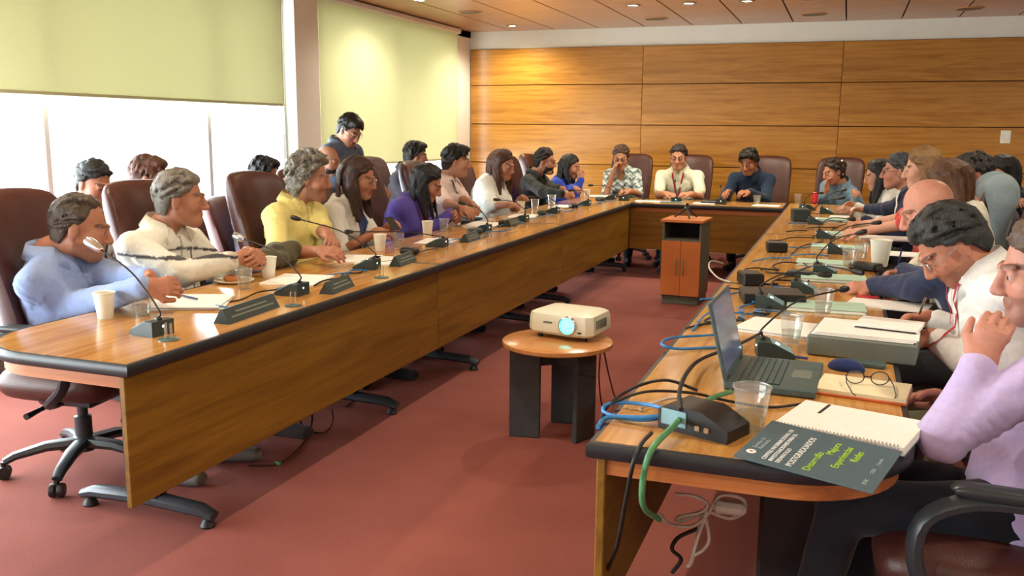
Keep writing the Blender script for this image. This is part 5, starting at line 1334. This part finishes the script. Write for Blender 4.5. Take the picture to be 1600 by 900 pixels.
o = G().box((0, 0, 0), (.085, .04, .034), .01).build('power_adapter', 'cable_white'); o.location = uq(1140, 793); tag(o, 'white power adapter hanging under the near-right table', 'adapter')
# --- the projector on its round table
p = tp(871, 531, .47); t = thing('side_table', 'low round table with dark plank legs under the projector', 'table', (p.x, p.y, 0))
G().lathe([(.0001, .445), (.262, .445), (.268, .45), (.268, .466), (.262, .47), (.0001, .47)], 40).build('table_top', 'stool_top', t)
for a, x_, y_, w in ((-80, -.125, -.11, .15), (-22, .155, -.05, .15), (95, .0, .165, .15)):
    M = Matrix.Translation((x_, y_, 0)) @ Matrix.Rotation(R(a), 4, 'Z'); G().box((0, 0, .2225), (.028, w, .445), .004, M=M).build('leg', 'stool_dark', t)
for a in (-138, -18, 90): G().box((.08, 0, .395), (.17, .024, .09), .003, M=Matrix.Rotation(R(a), 4, 'Z')).build('cross_rail', 'stool_dark', t)
c = tp(884, 517, .50); t = thing('projector', 'white projector glowing green at the lens', 'projector', (c.x + .01, c.y + .05, .47), R(-10))
w, d = .175, .135
def prof(s, z, b): return [(x * s, y * s, z) for x, y in ((-w, -d + .03), (-w + .03, -d), (.06, -d - .012), (w - .03, -d), (w, -d + .03), (w - .01, d - .02), (w - .05, d), (-w + .05, d), (-w + .01, d - .02))]
g = G(); V = []; F = []; rings = [(.90, .022), (.99, .035), (1.0, .05), (.985, .10), (.95, .122), (.84, .132), (.4, .136)]
for s, z in rings: V += prof(s, z, 0)
n = 9
for k in range(len(rings) - 1):
    for i in range(n): F.append((k * n + i, k * n + (i + 1) % n, (k + 1) * n + (i + 1) % n, (k + 1) * n + i))
F.append(tuple(range(n - 1, -1, -1))); F.append(tuple(range(len(V) - n, len(V))))
g.add(V, F).build('housing', 'projector_white', t, smooth=30)
ML = Matrix.Translation((.055, -d - .008, .078)) @ Matrix.Rotation(R(90), 4, 'X')
ln = G().lathe([(.048, 0), (.046, .012), (.040, .014), (.036, .004)], 26, close=True, M=ML).build('lens_ring', 'chrome', t); G().lathe([(.036, .004), (.028, .009), (.0001, .013)], 22, close=True, M=ML).build('lens', 'lens_glow', ln)
G().box((-.055, -d - .004, .083), (.05, .003, .010), .001).build('brand_plate', 'folder_grey', t); G().box((-.12, -d + .004, .055), (.02, .003, .008), .001).build('mark', 'folder_grey', t); G().box((.115, -d - .004, .048), (.02, .004, .008), .001).build('sensor', 'black_plastic', t)
for k in range(6): G().box((w - .004, -.07 + .022 * k, .08), (.006, .010, .045), .001).build('vent', 'folder_grey', t)
for x, y in ((-.12, -.09), (.12, -.09), (0, .1)): G().lathe([(.014, 0), (.014, .012), (.008, .026)], 10, c=(x, y, 0)).build('foot', 'black_plastic', t)
cable('dark red cable hanging from the projector table', [tuple(tp(938, 552, .48)), tuple(tp(936, 590, .30)), tuple(tp(940, 630, .12)), tuple(tp(950, 650, .01))], 'cable_maroon', .004)
cable('second dark red cable hanging behind the projector table', [tuple(tp(944, 550, .48)), tuple(tp(950, 580, .30)), tuple(tp(958, 612, .1)), tuple(tp(962, 622, .01))], 'cable_maroon', .004)
# --- lectern cabinet with tripod
A, B = tp(1033, 474, 0), tp(1092, 479, 0); wd = (B - A).length; t = thing('lectern', 'small cabinet with orange doors and open shelf before the head table', 'cabinet', ((A.x + B.x) / 2, A.y + .19, 0), R(-3))
w, d, h = .335, .38, .74
G().box((0, .005, .035), (w - .02, d - .02, .07), .003).build('plinth', 'lectern_grey', t)
for s in (-1, 1): G().box((s * (w / 2 - .009), 0, .39), (.018, d, .64), .002).build('side_panel', 'lectern_grey', t)
G().box((0, d / 2 - .01, .39), (w - .03, .012, .64), .002).build('back_panel', 'dark_inside', t); G().box((0, 0, .555), (w - .036, d - .01, .018), .002).build('shelf', 'lectern_grey', t)
G().box((0, 0, .08), (w - .036, d - .01, .018), .002).build('bottom_board', 'lectern_grey', t)
G().box((0, -.005, .72), (w + .03, d + .03, .024), .004).build('top', 'lectern_orange', t)
for s in (-1, 1):
    dr = G().box((s * w / 4, -d / 2 - .009, .315), (w / 2 - .003, .016, .47), .002).build('door', 'lectern_orange', t)
    G().tube(spline([(s * .028, -d / 2 - .018, .26), (s * .03, -d / 2 - .04, .285), (s * .03, -d / 2 - .042, .33), (s * .03, -d / 2 - .04, .375), (s * .028, -d / 2 - .018, .40)], 4), .005, 6).build('handle', 'folder_grey', dr)
lc = t.location; t = thing('tripod', 'small black tabletop tripod on the cabinet', 'tripod', (lc.x, lc.y - .02, .732))
for k in range(3):
    a = R(-90 + 120 * k + 20); G().tube([(.02 * math.cos(a), .02 * math.sin(a), .075), (.11 * math.cos(a), .11 * math.sin(a), .008)], [.011, .007], 8).build('leg', 'black_plastic', t)
G().lathe([(.0001, .06), (.024, .07), (.028, .085), (.02, .105), (.012, .112), (.014, .13), (.0001, .135)], 14).build('ball_head', 'black_plastic', t); G().lathe([(.0001, -.004), (.008, 0), (.0001, .004)], 8, c=(-.006, -.026, .09)).build('knob', 'chrome', t)
# --- cables on the carpet under the left table
def fl(px, py): return tuple(tp(px, py, .006))
cable('dark red cable with green plug on the carpet', [fl(388, 727), fl(432, 725), fl(462, 705), fl(482, 680), tuple(tp(488, 655, .06)), tuple(tp(486, 640, .15))], 'cable_maroon', .005, z=0)
cable('dark red cable loop under the left table', [tuple(tp(468, 652, .08)), fl(472, 664), fl(490, 675), fl(510, 674), fl(520, 655), tuple(tp(519, 640, .1))], 'cable_maroon', .004, z=0)
cable('dark red cable beside the foot under the left table', [fl(540, 636), fl(552, 625), tuple(tp(552, 606, .08))], 'cable_maroon', .004, z=0)
p = tp(434, 724, .009); o = G().box((0, 0, 0), (.03, .014, .014), .003).build('plug', 'cable_green', None, loc=p); tag(o, 'small green plug on the carpet', 'plug')
# --- grey jacket over the chair back on the right
cj = CHJ.matrix_basis.copy(); v = Vol((-.36, -.52, .38), (.36, -.06, 1.34), .012)
tl = lambda y, z: (y - (z - .84) * .176 * 1.0)
v.cap((-.17, -.30, 1.12), (.17, -.30, 1.12), .105, .105, .06); v.cap((0, -.30, 1.08), (0, -.24, .60), .25, .24, .06, u=(1, 0, 0), e0=.10, e1=.085)
for s in (-1, 1): v.cap((s * .25, -.31, 1.05), (s * .27, -.25, .62), .062, .045, .04)
Xn, Yn, Zn = [v.lo[i] + v.vox * np.arange(v.n[i]).reshape([-1 if j == i else 1 for j in range(3)]) for i in range(3)]
v.F = (v.F + .016 * np.sin(Xn * 38 + 2 * np.sin(Zn * 9)) * np.sin(Zn * 6 + Xn * 4)).astype(np.float32)
P, Q = v.mesh(); C = np.clip(C_('#75858a')[None] * (1 + .12 * snoise(P, 20, 3))[:, None], 0, 1); o = np_mesh('jacket', P, Q, C, 'cloth'); o.matrix_basis = cj; tag(o, 'grey jacket hung over a chair back on the right', 'jacket')
# --- wristwatch of the man in lavender, hair ornament of the woman in denim
w_, d_ = LAV['WR'][-1], unit(LAV['WR'][-1] - LAV['EL'][-1]); off = np.array(LAV['off']); c = Vector(w_ - d_ * .03 - off)
M = Matrix.Translation(c) @ Vector(d_).to_track_quat('Z', 'Y').to_matrix().to_4x4()
wt = G().lathe([(.034, -.012), (.0375, -.010), (.0375, .010), (.034, .012)], 24, close=True, M=M).build('wristwatch', 'black_plastic', LAV['body']); G().lathe([(.017, 0), (.017, .006), (.0001, .007)], 16, M=M @ Matrix.Rotation(R(90), 4, 'X') @ Matrix.Translation((0, 0, .036))).build('watch_face', 'unit_green', wt)
g = G()
for k in range(7):
    q = ORN['hw']((-.062 + .010 * (k % 2), -.078 - .012 * (k % 2) + .004 * k, .085 - .021 * k)) - np.array(ORN['off']); g.lathe([(.0001, -.014), (.012, -.007), (.014, 0), (.012, .007), (.0001, .014)], 8, c=tuple(q))
g.build('hair_ornament', 'foam_white', ORN['body'])
